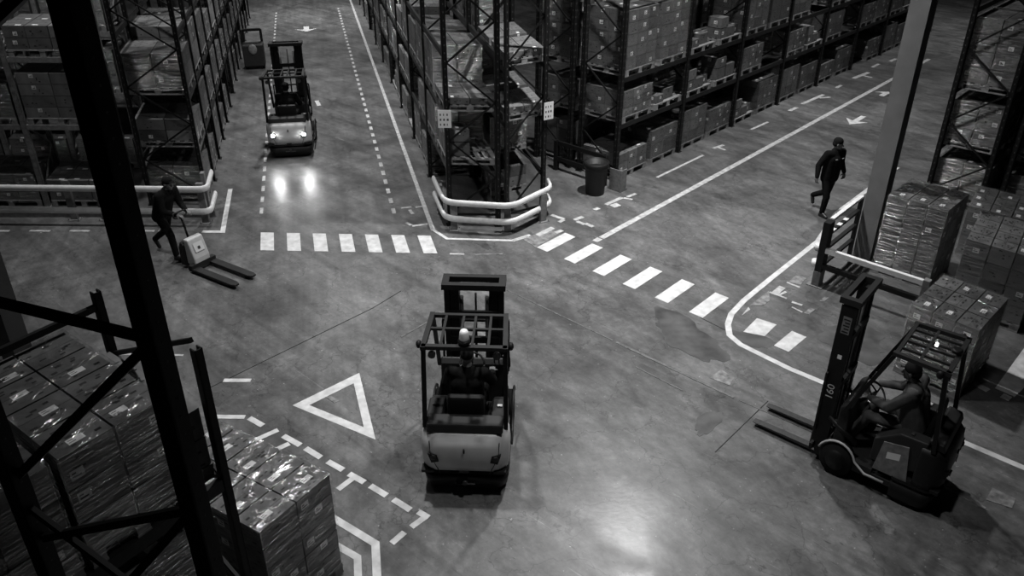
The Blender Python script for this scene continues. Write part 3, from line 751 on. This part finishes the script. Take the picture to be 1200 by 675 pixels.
# ------------------------------------------------------------------ people
def rotz(a): return Matrix.Rotation(a, 3, 'Z')
def hand(m, wrist, d, up, side, curl=.5, mt=None):
    """palm and five fingers; d pointing direction, up = back of the hand, side = +1 thumb to the left of d"""
    mt = mt or M['skin']; d = d.normalized(); n = (up - d*up.dot(d)).normalized(); s = d.cross(n)*side
    m.capsule(wrist, wrist+d*.04, .024, .03, mt, 10, 3)
    for k in range(4):
        off = s*(.030-.02*k)
        m.capsule(wrist+d*.02+off*.7, wrist+d*.085+off, .014, .0115, mt, 8, 3)
        L = [.036, .042, .038, .029][k]; p = wrist+d*.085+off; a = curl*.5; v = d
        for q in range(3):
            v = (d*math.cos(a) - n*math.sin(a)).normalized(); nx = p+v*L*(1-.2*q); m.capsule(p, nx, .0098-.0008*q, .009-.0008*q, mt, 8, 3); p = nx; a += curl*.9
    p = wrist+d*.03+s*.026; v = (d*.75+s*.65-n*.25).normalized()
    for q in range(2):
        nx = p+v*(.038-.006*q); m.capsule(p, nx, .0125-.002*q, .0105-.001*q, mt, 8, 3); p = nx; v = (v-n*curl*.5-s*.15).normalized()
def head(m, c, yaw, pitch=0, mt=None):
    """c: head centre; facing +y rotated by yaw"""
    mt = mt or M['skin']; Rm = rotz(yaw) @ Matrix.Rotation(pitch, 3, 'X')
    f = lambda x, y, z: Vector(c) + Rm @ Vector((x, y, z))
    m.ellipsoid(f(0, -.012, .025), (.076, .094, .092), mt, Rm); m.ellipsoid(f(0, .022, -.045), (.056, .066, .072), mt, Rm)
    m.capsule(f(0, .06, -.085), f(0, .062, -.088), .026, .024, mt, 10, 4)
    m.capsule(f(0, .084, .005), f(0, .108, -.026), .008, .014, mt, 8, 4)            # nose
    for sx in (-1, 1):
        m.ellipsoid(f(sx*.078, -.01, -.01), (.01, .02, .032), mt, Rm, 10, 6)         # ears
        m.ellipsoid(f(sx*.032, .079, .03), (.024, .01, .008), mt, Rm, 10, 6)         # brow
        m.ellipsoid(f(sx*.04, .066, -.02), (.02, .016, .014), mt, Rm, 10, 6)         # cheek
    m.capsule(f(-.02, .083, -.055), f(.02, .083, -.055), .008, .008, mt, 8, 3)       # lips
    return f, Rm
def person(label, loc, rz, J, yaw=0, pitch=0, cloth='cloth', pants='cloth', cap=None, hair=True, belly=0., group=None, gloves=None):
    """J: dict of joints, local, facing +y. hips, chest, neck, head; per side: sh, el, wr, hp, kn, an, toe, hand dir"""
    t = thing('person', label, 'person', loc, rz)
    V = {k: Vector(v) for k, v in J.items()}
    hip, chest, neck, hd = V['hip'], V['chest'], V['neck'], V['head']
    b = MB(); sk = M['skin']
    f, Rm = head(b, hd, yaw, pitch)
    b.capsule(neck, hd+Rm @ Vector((0, -.02, -.05)), .058, .055, sk)
    b.capsule(hip, chest, .12, .13, sk); b.capsule(chest, neck, .12, .06, sk)
    up = (neck-hip).normalized()
    for sd, x in (('l', -1), ('r', 1)):
        b.capsule(chest+up*.08, V['sh'+sd], .08, .055, sk); b.capsule(V['sh'+sd], V['el'+sd], .048, .038, sk); b.capsule(V['el'+sd], V['wr'+sd], .036, .024, sk)
        hand(b, V['wr'+sd], V['hd'+sd], V.get('hu'+sd, Vector((x, 0, .3))), x if 'flip' not in J else -x, curl=.75)
        b.capsule(hip, V['hp'+sd], .11, .088, sk); b.capsule(V['hp'+sd], V['kn'+sd], .082, .056, sk); b.capsule(V['kn'+sd], V['an'+sd], .054, .036, sk)
        b.capsule(V['an'+sd]-ZV*.02, V['to'+sd], .036, .03, sk)
    b.build('body', t, remesh=.0065)
    j = MB(); cm = M[cloth]
    lat = (V['shr']-V['shl']).normalized(); fw = up.cross(lat)*1.0; fw = ZV.cross(lat)
    for sx in (-1, 1):
        j.capsule(hip+lat*sx*.075-up*.06, chest+lat*sx*.085, .13+belly*.5, .13+belly*.2, cm)
        j.capsule(chest+lat*sx*.075, neck-up*.07+lat*sx*.07, .115, .07, cm)
    if belly: j.ellipsoid(hip.lerp(chest, .35)+fw*.06, (.17, .16, .16), cm)
    j.capsule(hip-up*.06, chest, .155, .155, cm); j.capsule(chest, neck-up*.05, .145, .09, cm); j.capsule(neck-up*.09, neck-up*.012, .09, .066, cm)
    for sd in 'lr':
        j.capsule(chest+up*.1, V['sh'+sd], .095, .08, cm); j.capsule(V['sh'+sd], V['el'+sd], .08, .064, cm); j.capsule(V['el'+sd], V['wr'+sd].lerp(V['el'+sd], .06), .064, .046, cm)
    j.build('jacket', t, remesh=.012)
    p = MB(); pm = M[pants]
    p.capsule(hip+lat*.06, hip-lat*.06, .135, .135, pm)
    for sd in 'lr':
        p.capsule(hip, V['hp'+sd], .125, .105, pm); p.capsule(V['hp'+sd], V['kn'+sd], .102, .073, pm); p.capsule(V['kn'+sd], V['an'+sd]+(V['kn'+sd]-V['an'+sd]).normalized()*.03, .072, .056, pm)
    p.build('trousers', t, remesh=.011)
    for sd in 'lr':
        a = V['an'+sd]; q = V['to'+sd]; d = (q-a).normalized(); s = MB()
        heel = a-ZV*.045-Vector((d.x, d.y, 0))*.035 if abs(d.z) < .85 else a
        s.capsule(a+ZV*.01, heel, .045, .042, M['shoe'], 12, 4); s.capsule(heel, q, .042, .038, M['shoe'], 12, 4); s.capsule(a, q, .046, .036, M['shoe'], 12, 4)
        s.build('shoe', t, remesh=.009)
    if cap:
        h = MB(); h.ellipsoid(f(0, -.014, .045), (.084, .1, .082), M[cap], Rm); h.ellipsoid(f(0, .09, .055), (.06, .055, .009), M[cap], Rm, 16, 6); h.build('cap', t, remesh=.006)
    if hair:
        h = MB(); h.ellipsoid(f(0, -.022, .05), (.088, .1, .086), M['hair'], Rm); h.ellipsoid(f(0, -.05, -.005), (.08, .07, .075), M['hair'], Rm); h.build('hair', t, remesh=.007)
    return t, V, f, Rm

# walker at the right
Jw = dict(hip=(0, 0, .93), chest=(0, .02, 1.28), neck=(0, .03, 1.50), head=(0, .06, 1.63),
          shl=(-.19, .04, 1.42), ell=(-.30, -.02, 1.16), wrl=(-.36, .05, .93), hdl=(-.05, .12, -1), shr=(.19, .0, 1.42), elr=(.30, -.08, 1.16), wrr=(.36, -.02, .93), hdr=(.05, .1, -1),
          hpl=(-.095, 0, .88), knl=(-.1, -.06, .50), anl=(-.1, -.42, .28), tol=(-.1, -.38, .12),
          hpr=(.095, 0, .88), knr=(.1, .1, .47), anr=(.1, .06, .085), tor=(.1, .2, .035))
t, V, f, Rm = person('person in dark work clothes walking in the right aisle, arms hanging', (6.74, 15.36, 0), R(-152), Jw, yaw=R(42), pitch=R(-12))
jm = MB()
for p, q in (((-.13, .162, 1.33), (-.07, .172, 1.33)), ((.07, .172, 1.33), (.12, .162, 1.33))): jm.bar(p, q, .012, .012, M['reflect'])
jm.build('chest_stripe', t)
# walker at the left, leaning to push the truck
Jp = dict(hip=(0, 0, .92), chest=(0, .13, 1.25), neck=(0, .23, 1.44), head=(0, .30, 1.56),
          shl=(-.19, .2, 1.36), ell=(-.22, .26, 1.08), wrl=(-.12, .47, 1.0), hdl=(.2, 1, -.1), shr=(.19, .2, 1.36), elr=(.22, .26, 1.08), wrr=(.12, .47, 1.0), hdr=(-.2, 1, -.1), hul=(0, .2, 1), hur=(0, .2, 1),
          hpl=(-.095, 0, .87), knl=(-.1, -.10, .50), anl=(-.1, -.46, .22), tol=(-.1, -.38, .06),
          hpr=(.095, 0, .87), knr=(.1, .20, .50), anr=(.1, .24, .085), tor=(.1, .38, .035))
wl = Vector((-6.55, 13.52, 0))
person('person in dark clothes and cap leaning forward to push the pallet truck', wl, R(-112), Jp, yaw=R(0), pitch=R(-8), cap='cloth', hair=True)

# ------------------------------------------------------------------ pallet truck
jack = wl + B(122)*.86
t = thing('pallet_truck', 'low electric pallet truck with a pale motor box, pushed ahead of the walking person', 'pallet truck', jack, R(-122))
m = MB(); m.prism([(-.14, .1), (.10, .08), (.10, .25), (-.02, .62), (-.14, .62)], 0, -.17, .17, M['body']); m.build('motor_box', t, bevel=.025)
m = MB(); m.prism([(-.30, .04), (-.13, .06), (-.13, .5), (-.22, .56), (-.30, .4)], 0, -.2, .2, M['black']); m.build('drive_housing', t, bevel=.03)
m = MB(); m.lathe((-.04, -.2, .1), [(.1, 0), (.1, .08)], M['rubber'], (1, 0, 0)); m.build('drive_wheel', t)
for sx in (-1, 1):
    m = MB(); m.prism([(sx*.12, .0), (sx*.27, .0), (sx*.27, 1.15), (sx*.24, 1.24), (sx*.15, 1.24), (sx*.12, 1.15)], 2, .06, .1, M['bodyd']); m.box((sx*.12 if sx > 0 else -.27, 0, .04), (.27 if sx > 0 else -.12, .1, .14), M['bodyd']); m.build('fork', t, bevel=.008)
    m = MB(); m.lathe((sx*.195-.04, 1.05, .04), [(.04, 0), (.04, .08)], M['rubber'], (1, 0, 0)); m.build('load_wheel', t)
m = MB(); m.box((-.27, .02, .04), (.27, .12, .16), M['bodyd']); m.build('cross_frame', t)
m = MB(); m.tube([(0, -.2, .5), (0, -.26, .8), (0, -.3, .96)], .02, M['blackm']); m.tube(arc([(0, -.3, .95), (-.14, -.31, .98), (-.14, -.34, 1.06), (.14, -.34, 1.06), (.14, -.31, .98), (0, -.3, .95)], .04), .016, M['blackm']); m.build('tiller', t)
m = MB(); m.faces([(-.1, .072, .36), (.1, .072, .36), (.1, .012, .53), (-.1, .012, .53)], [(0, 1, 2, 3)], M['paper']); m.faces([(-.02, .065, .41), (.03, .065, .41), (.03, .048, .46), (-.02, .048, .46)], [(0, 1, 2, 3)], M['ink'])
for v in m.bm.verts: v.co.y += .012; v.co.z += .005
m.build('warning_sticker', t)

# ------------------------------------------------------------------ forklifts
def rrect(hx, y0, y1, z, r, n=5, bulge=0.):
    pts = []
    for cx, cy, a0 in ((hx-r, y0+r, -90), (hx-r, y1-.03, 0), (-hx+r, y1-.03, 90), (-hx+r, y0+r, 180)):
        rr = r if cy < y1-.05 else .03
        for i in range(n+1):
            a = R(a0+90*i/n); x = cx+rr*math.cos(a) if rr == r else (math.copysign(hx-.03, cx)+rr*math.cos(a)); pts.append((x, cy+rr*math.sin(a) - bulge*(1-(x/hx)**2)*(1 if cy < y1-.05 else 0), z))
    return pts
def forklift(label, loc, rz, lights=False, sc=1., sy=None, mast_h=2.0, beacon='beacon_on', detail=True, lift=.06, bodymat='body', group=None):
    t = thing('forklift', label, 'forklift', loc, rz, group); t.scale = (sc, sy or sc, 1.0); thick = sy is not None
    bm_ = M[bodymat]
    m = MB(); m.loft([rrect(.51, .08, .62, .07, .16), rrect(.535, .03, .62, .30, .16, bulge=.02)], M['black']); m.loft([rrect(.53, .035, .62, .34, .16, bulge=.02), rrect(.525, .06, .62, .38, .16, bulge=.02)], M['black'], cap=False); m.build('rear_bumper', t)
    cw = m = MB(); m.loft([rrect(.525, .05, .36, .385, .17, bulge=.03), rrect(.535, .0, .36, .48, .18, bulge=.045), rrect(.54, .0, .36, .72, .18, bulge=.05), rrect(.53, .03, .36, .86, .18, bulge=.05), rrect(.49, .09, .36, .935, .16, bulge=.04)], bm_)
    CW = m.build('counterweight', t)
    # panel seams, lamp recesses and marks on the back
    m = MB()
    for sx in (-1, 1):
        m.bar((sx*.42, .01, .86), (sx*.41, -.012, .68), .008, .012, M['black'], Vector((0, 1, 0))); m.bar((sx*.41, -.012, .66), (sx*.30, -.03, .40), .008, .012, M['black'], Vector((0, 1, 0)))
    m.build('panel_seam', CW)
    for sx in (-1, 1):
        m = MB(); m.prism([(sx*.44, .70), (sx*.33, .68), (sx*.31, .58), (sx*.40, .56)], 1, -.036, .06, M['blackm']); m.build('light_recess', CW)
        m = MB(); m.ellipsoid((sx*.375, -.035, .645), (.042, .02, .038), M['lamp_on'] if lights else M['bodyd']); m.build('rear_light', CW)
        m = MB(); m.box((sx*.44-.09, -.012, .38), (sx*.44+.06, .1, .42), M['black']); m.build('side_vent', CW)
    m = MB(); m.lathe((0, -.03+.02, .25), [(.03, 0), (.03, .04)], M['greym'], (0, -1, 0), 12); m.box((-.12, -.012, .2), (.12, .04, .208), M['greym']); m.build('tow_pin', t)
    m = MB(); m.box((-.012, -.052, .73), (.008, -.03, .79), M['black']); m.build('scuff_mark', CW); m = MB(); m.box((-.07, -.045, .415), (.05, -.02, .432), M['black']); m.build('scuff_mark', CW)
    # deck over the counterweight, seat and side covers
    m = MB(); m.prism([(.06, .94), (.22, .94), (.30, 1.03), (.28, 1.06), (.10, 1.04)], 0, -.46, .46, M['bodyd']); m.build('rear_deck', t, bevel=.02)
    for sx in (-1, 1):
        m = MB(); m.prism([(.24, .55), (.98, .45), (.98, .78), (.66, .99), (.28, 1.0)], 0, min(sx*.30, sx*.49), max(sx*.30, sx*.49), M['bodyd']); m.build('side_cover', t, bevel=.02)
        m = MB(); m.box((sx*.40-.03, .5, 1.0), (sx*.40+.03, .54, 1.012), M['paper'] if sx > 0 else M['greym']); m.build('sticker', t)
    m = MB(); m.prism([(.37, .2), (.98, .2), (.98, .7), (.37, .82)], 0, -.30, .30, M['black']); m.build('battery_box', t)
    m = MB(); m.prism([(.42, .80), (.90, .72), (.90, .79), (.42, .86)], 0, -.24, .24, M['black']); m.build('seat_cushion', t, bevel=.03)
    m = MB(); m.prism([(.30, .84), (.42, .86), (.36, 1.32), (.28, 1.30)], 0, -.23, .23, M['black']); m.build('seat_back', t, bevel=.04)
    m = MB(); m.box((-.5, .9, .26), (.5, 1.5, .32), M['bodyd']); m.box((-.5, .5, .18), (.5, 1.5, .26), M['bodyd']); m.build('chassis_floor', t)
    m = MB(); m.prism([(1.36, .3), (1.55, .3), (1.55, .98), (1.46, 1.05), (1.40, .98)], 0, -.44, .44, M['bodyd']); m.build('dashboard', t, bevel=.02)
    m = MB(); m.tube([(0, 1.4, .9), (0, 1.22, 1.10)], .028, M['black'])
    m.build('steering_column', t)
    m = MB(); c = Vector((0, 1.20, 1.12)); ax = Vector((0, -.62, .78)).normalized(); u = Vector((1, 0, 0)); v = ax.cross(u)
    m.tube([c+(u*math.cos(a)+v*math.sin(a))*.16 for a in [2*math.pi*i/24 for i in range(25)]], .014, M['black'], 8); m.tube([c-u*.16, c+u*.16], .012, M['black'], 8); m.tube([c, c+v*.16], .012, M['black'], 8); m.build('steering_wheel', t)
    m = MB()
    for k in range(3): m.tube([(.28+.06*k, 1.42, 1.0), (.28+.06*k, 1.36, 1.14)], .01, M['greym'], 6); m.ellipsoid((.28+.06*k, 1.36, 1.15), (.018, .018, .018), M['greym'], n=8, k=6)
    m.build('control_levers', t)
    # guard
    zr, zf = 2.0, 2.0
    for sx in (-1, 1):
        m = MB(); m.bar((sx*.49, .20, .92), (sx*.48, .34, zr), .05, .06, M['blackm'], Vector((0, 1, 0))); m.build('guard_post', t)
        m = MB(); m.bar((sx*.47, 1.50, .9), (sx*.45, 1.0, zf), .045, .055, M['blackm'], Vector((0, 1, 0))); m.build('guard_post', t)
    m = MB()
    for sx in (-1, 1): m.bar((sx*.48, .28, zr), (sx*.455, 1.04, zf), .06, .05, M['bodyd'])
    m.bar((-.5, .32, zr), (.5, .32, zr), .06, .05, M['bodyd']); m.bar((-.46, 1.0, zf), (.46, 1.0, zf), .05, .045, M['bodyd']); m.bar((-.47, .70, 2.0), (.47, .70, 2.0), .035, .03, M['bodyd'])
    for x in (-.28, -.06, .09, .28): m.bar((x*1.0, .33, 2.005), (x*.98, .99, 2.005), .03, .028, M['bodyd'])
    G_ = m.build('overhead_guard', t)
    if beacon:
        m = MB(); m.lathe((0, .36, 2.05), [(.075, 0), (.075, .03), (.06, .035), (.055, .04)], M['blackm']); m.build('beacon_base', G_)
        m = MB(); k_ = .35 if thick else 1.; m.lathe((0, .36 if not thick else .62, 2.0+.09*k_), [(.05*k_, 0), (.06*k_, .01), (.052*k_, .1*k_), (.04*k_, .125*k_), (.01, .135*k_)], M[beacon]); m.build('beacon', G_)
    for sx in (-1, 1):
        m = MB(); m.ellipsoid((sx*.54, .4, 1.98), (.035, .05, .05), M['black']); m.tube([(sx*.48, .35, 2.0), (sx*.54, .4, 1.98)], .012, M['black'], 6); m.build('mirror', t)
    for sx in (-1, 1):
        m = MB(); m.lathe((sx*.38, .36, 1.90), [(.03, 0), (.045, .03), (.045, .07)], M['greym'], (0, -1, 0), 12); m.build('work_lamp', t)
    # mast
    ym = 1.66
    for sx in (-1, 1):
        m = MB(); m.box((sx*.36-.035, ym, .1), (sx*.36+.035, ym+.13, mast_h), M['blackm']); m.box((sx*.26-.06, ym+.02, .12), (sx*.26+.06, ym+.2, mast_h), M['blackm']); m.build('mast_rail', t)
        m = MB(); m.tube([(sx*.17, ym+.05, .2), (sx*.17, ym+.05, mast_h-.15)], .028, M['greym'], 10); m.build('lift_cylinder', t)
        m = MB(); m.tube([(sx*.45, 1.2, .55), (sx*.40, ym+.02, .75)], .035, M['blackm'], 10); m.build('tilt_cylinder', t)
    m = MB()
    for a, b in (((-.42, ym-.06), (.42, ym+.02)), ((-.42, ym+.16), (.42, ym+.24)), ((-.42, ym+.02), (-.33, ym+.16)), ((.33, ym+.02), (.42, ym+.16))): m.box((a[0], a[1], mast_h), (b[0], b[1], mast_h+.08), M['bodyd'])
    m.build('mast_head', t)
    for z in (mast_h*.78, 1.15, .35):
        m = MB(); m.box((-.34, ym-.02, z), (.34, ym+.03, z+.09), M['blackm']); m.build('mast_crossmember', t)
    if thick:
        m = MB(); m.box((-.405, ym-.03, .3), (-.395, ym+.2, mast_h-.02), M['blackm']); sp = m.build('mast_side_plate', t)
        m = MB(); x = -.4065
        m.faces([(x, ym+.02, 1.98), (x, ym+.14, 1.98), (x, ym+.14, 2.22), (x, ym+.02, 2.22)], [(0, 1, 2, 3)], M['post'])
        for k in range(5): m.faces([(x-.001, ym+.035, 2.0+k*.042), (x-.001, ym+.125-.02*(k % 2), 2.0+k*.042), (x-.001, ym+.125-.02*(k % 2), 2.018+k*.042), (x-.001, ym+.035, 2.018+k*.042)], [(0, 1, 2, 3)], M['black'])
        m.build('load_label', t)
        m = MB(); m.faces([(x, ym+.04, 1.62), (x, ym+.10, 1.62), (x, ym+.10, 1.68), (x, ym+.04, 1.68)], [(0, 1, 2, 3)], M['paper']); m.build('small_sticker', t)
        fc_ = bpy.data.curves.new('fleet_number', 'FONT'); fc_.body = '160'; fc_.size = .15; fc_.extrude = .001; fc_.align_x = 'CENTER'; fc_.materials.append(M['paper'])
        tmp = bpy.data.objects.new('tmp', fc_); C.objects.link(tmp); bpy.context.view_layer.update()
        me_ = bpy.data.meshes.new_from_object(tmp.evaluated_get(bpy.context.evaluated_depsgraph_get())); bpy.data.objects.remove(tmp); bpy.data.curves.remove(fc_)
        fo = bpy.data.objects.new('fleet_number', me_); C.objects.link(fo); fo.parent = t; fo.location = (x-.001, ym+.04, 1.12)
        fo.rotation_euler = Matrix(((0, 0, -1), (0, -1, 0), (-1, 0, 0))).to_euler() if False else Matrix(((0, 0, -1), (0, 1, 0), (1, 0, 0))).to_euler()
        m = MB(); m.prism([(.42, .36), (.90, .36), (.84, .80), (.50, .86)], 0, -.505, -.49, M['post']); m.build('side_plate', t)
        m = MB(); m.faces([(-.507, .58, .62), (-.507, .76, .58), (-.507, .76, .68), (-.507, .58, .72)], [(0, 1, 2, 3)], M['paper']); m.build('warning_sticker', t)
    m = MB(); m.tube([(.02, ym+.05, .3), (.02, ym+.05, mast_h-.1)], .014, M['blackm'], 8); m.build('hose', t)
    yc = ym+.16
    m = MB(); m.box((-.45, yc, .12+lift), (.45, yc+.04, .22+lift), M['blackm']); m.box((-.45, yc, .45+lift), (.45, yc+.04, .54+lift), M['blackm'])
    for x in (-.45, -.2, 0, .2, .45): m.bar((x, yc+.02, .5+lift), (x, yc+.02, 1.32+lift), .03, .03, M['blackm'])
    m.bar((-.46, yc+.02, 1.33+lift), (.46, yc+.02, 1.33+lift), .03, .03, M['blackm']); m.build('fork_carriage', t)
    for sx in (-1, 1):
        m = MB(); m.prism([(yc+.04, lift), (yc+.95, lift+.01), (yc+1.05, lift+.022), (yc+.95, lift+.03), (yc+.09, lift+.045), (yc+.08, lift+.56), (yc+.04, lift+.56)], 0, sx*.24-.055, sx*.24+.055, M['greym'] if detail else M['greym']); m.build('fork', t)
    # wheels
    for sx in (-1, 1):
        for y, r, x in ((1.42, .25, .46), (.42, .21, .42)):
            m = MB(); m.lathe((sx*x, y, r), [(.05, -.085), (r*.62, -.09), (r*.66, -.075), (r*.9, -.085), (r, -.06), (r, .06), (r*.9, .085), (r*.66, .075), (r*.62, .09), (.05, .085)], M['rubber'], (1, 0, 0), 28); wh = m.build('wheel', t)
            m = MB(); m.lathe((sx*x, y, r), [(.02, -.092*1), (r*.6, -.091), (r*.6, .091), (.02, .092)], M['blackm'], (1, 0, 0), 20); m.build('wheel_hub', wh)
    for sx in (-1, 1):
        m = MB(); pts = [(1.42+.29*math.cos(a), .25+.29*math.sin(a)) for a in [R(20+i*14) for i in range(11)]]
        m.tube([(sx*.54, y, z) for y, z in pts] + [(sx*.54, .98, .24), (sx*.54, .70, .24)], .016, M['body'] if bodymat != 'body' else M['bodyd'], 8); m.build('wheel_arch_trim', t)
    return t
Jd = dict(hip=(0, .46, 1.0), chest=(0, .47, 1.33), neck=(0, .52, 1.55), head=(0, .56, 1.68),
          shl=(-.2, .52, 1.47), ell=(-.27, .72, 1.22), wrl=(-.13, .98, 1.16), hdl=(.25, 1, -.05), hul=(0, .2, 1), shr=(.2, .52, 1.47), elr=(.29, .70, 1.22), wrr=(.27, .98, 1.14), hdr=(0, 1, .0), hur=(0, .2, 1),
          hpl=(-.11, .5, .96), knl=(-.17, .92, .93), anl=(-.16, 1.12, .46), tol=(-.16, 1.26, .37), hpr=(.11, .5, .96), knr=(.17, .92, .93), anr=(.16, 1.10, .46), tor=(.16, 1.24, .37))
def shifted(J, dz=0, dy=0): return {k: (v if k[:2] in ('hd', 'hu') and k != 'hip' else (v[0], v[1]+dy, v[2]+dz)) for k, v in J.items()}
JD = shifted(Jd, -.01, .06)
# nearest truck
fc = Vector((-.53, 7.24, 0)); az = 2.5
forklift('pale forklift seen from behind mid-junction with a beacon on its roof guard', fc, R(-az))
person('person driving the nearest forklift, seen from behind in dark jacket and cap', fc, R(-az), JD, yaw=R(0), cap='cloth', hair=False)
# far truck with lights
ff = Vector((-5.45, 18.6, 0)); az = -9
forklift('forklift driving away down the left aisle with two bright rear lights', ff, R(-az), lights=True, beacon=None, mast_h=2.45)
person('person driving the forklift in the left aisle, seen from behind', ff, R(-az), JD, yaw=R(5), cap=None, hair=True)
for sx in (-1, 1):
    ld = bpy.data.lights.new('rear_light_beam', 'SPOT'); ld.energy = 14; ld.spot_size = R(70); ld.spot_blend = .8; ld.shadow_soft_size = .05
    lo = bpy.data.objects.new('rear_light_beam', ld); C.objects.link(lo)
    q = rotz(R(-az)) @ Vector((sx*.375, -.06, .645)); lo.location = ff+q; lo.rotation_euler = (R(-62), 0, R(-az))
# right truck
fr = Vector((5.33, 7.22, 0)); az = -49.5
forklift('dark forklift at lower right, side on, forks pointing to the floor centre', fr, R(-az), sc=.9, sy=.82, mast_h=2.38, beacon='spark', lift=.05, bodymat='bodyx')
JR = shifted(Jd, -.06, .05); JR['head'] = (0, .68, 1.58); JR['chest'] = (0, .56, 1.26); JR['neck'] = (0, .62, 1.46)
person('person in grey jacket driving the right hand forklift, bent towards the wheel', fr, R(-az), JR, yaw=R(0), pitch=R(-10), cloth='cloth_g', pants='cloth_g', cap=None, hair=True, belly=.06)
# the parked stacker in the left aisle far away
ps = at(300, 80)
t = thing('pallet_stacker', 'small dark stacker truck parked against the left racks far down the aisle', 'stacker truck', ps, R(14))
m = MB(); m.box((-.35, -.2, .1), (.35, .35, .85), M['bodyd']); m.build('stacker_body', t, bevel=.04)
for sx in (-1, 1):
    m = MB(); m.box((sx*.3-.04, .35, .1), (sx*.3+.04, .45, 1.25), M['blackm']); m.build('mast_rail', t)
m = MB(); m.box((-.3, .35, 1.2), (.3, .45, 1.28), M['blackm']); m.build('mast_head', t)
m = MB(); m.ellipsoid((0, -.2, .7), (.14, .05, .18), M['post']); m.build('tiller_pad', t)
for sx in (-1, 1):
    m = MB(); m.box((sx*.2-.07, .45, .05), (sx*.2+.07, 1.5, .09), M['greym']); m.build('fork', t)
    m = MB(); m.lathe((sx*.28, -.05, .1), [(.1, -.04), (.1, .04)], M['rubber'], (1, 0, 0)); m.build('wheel', t)
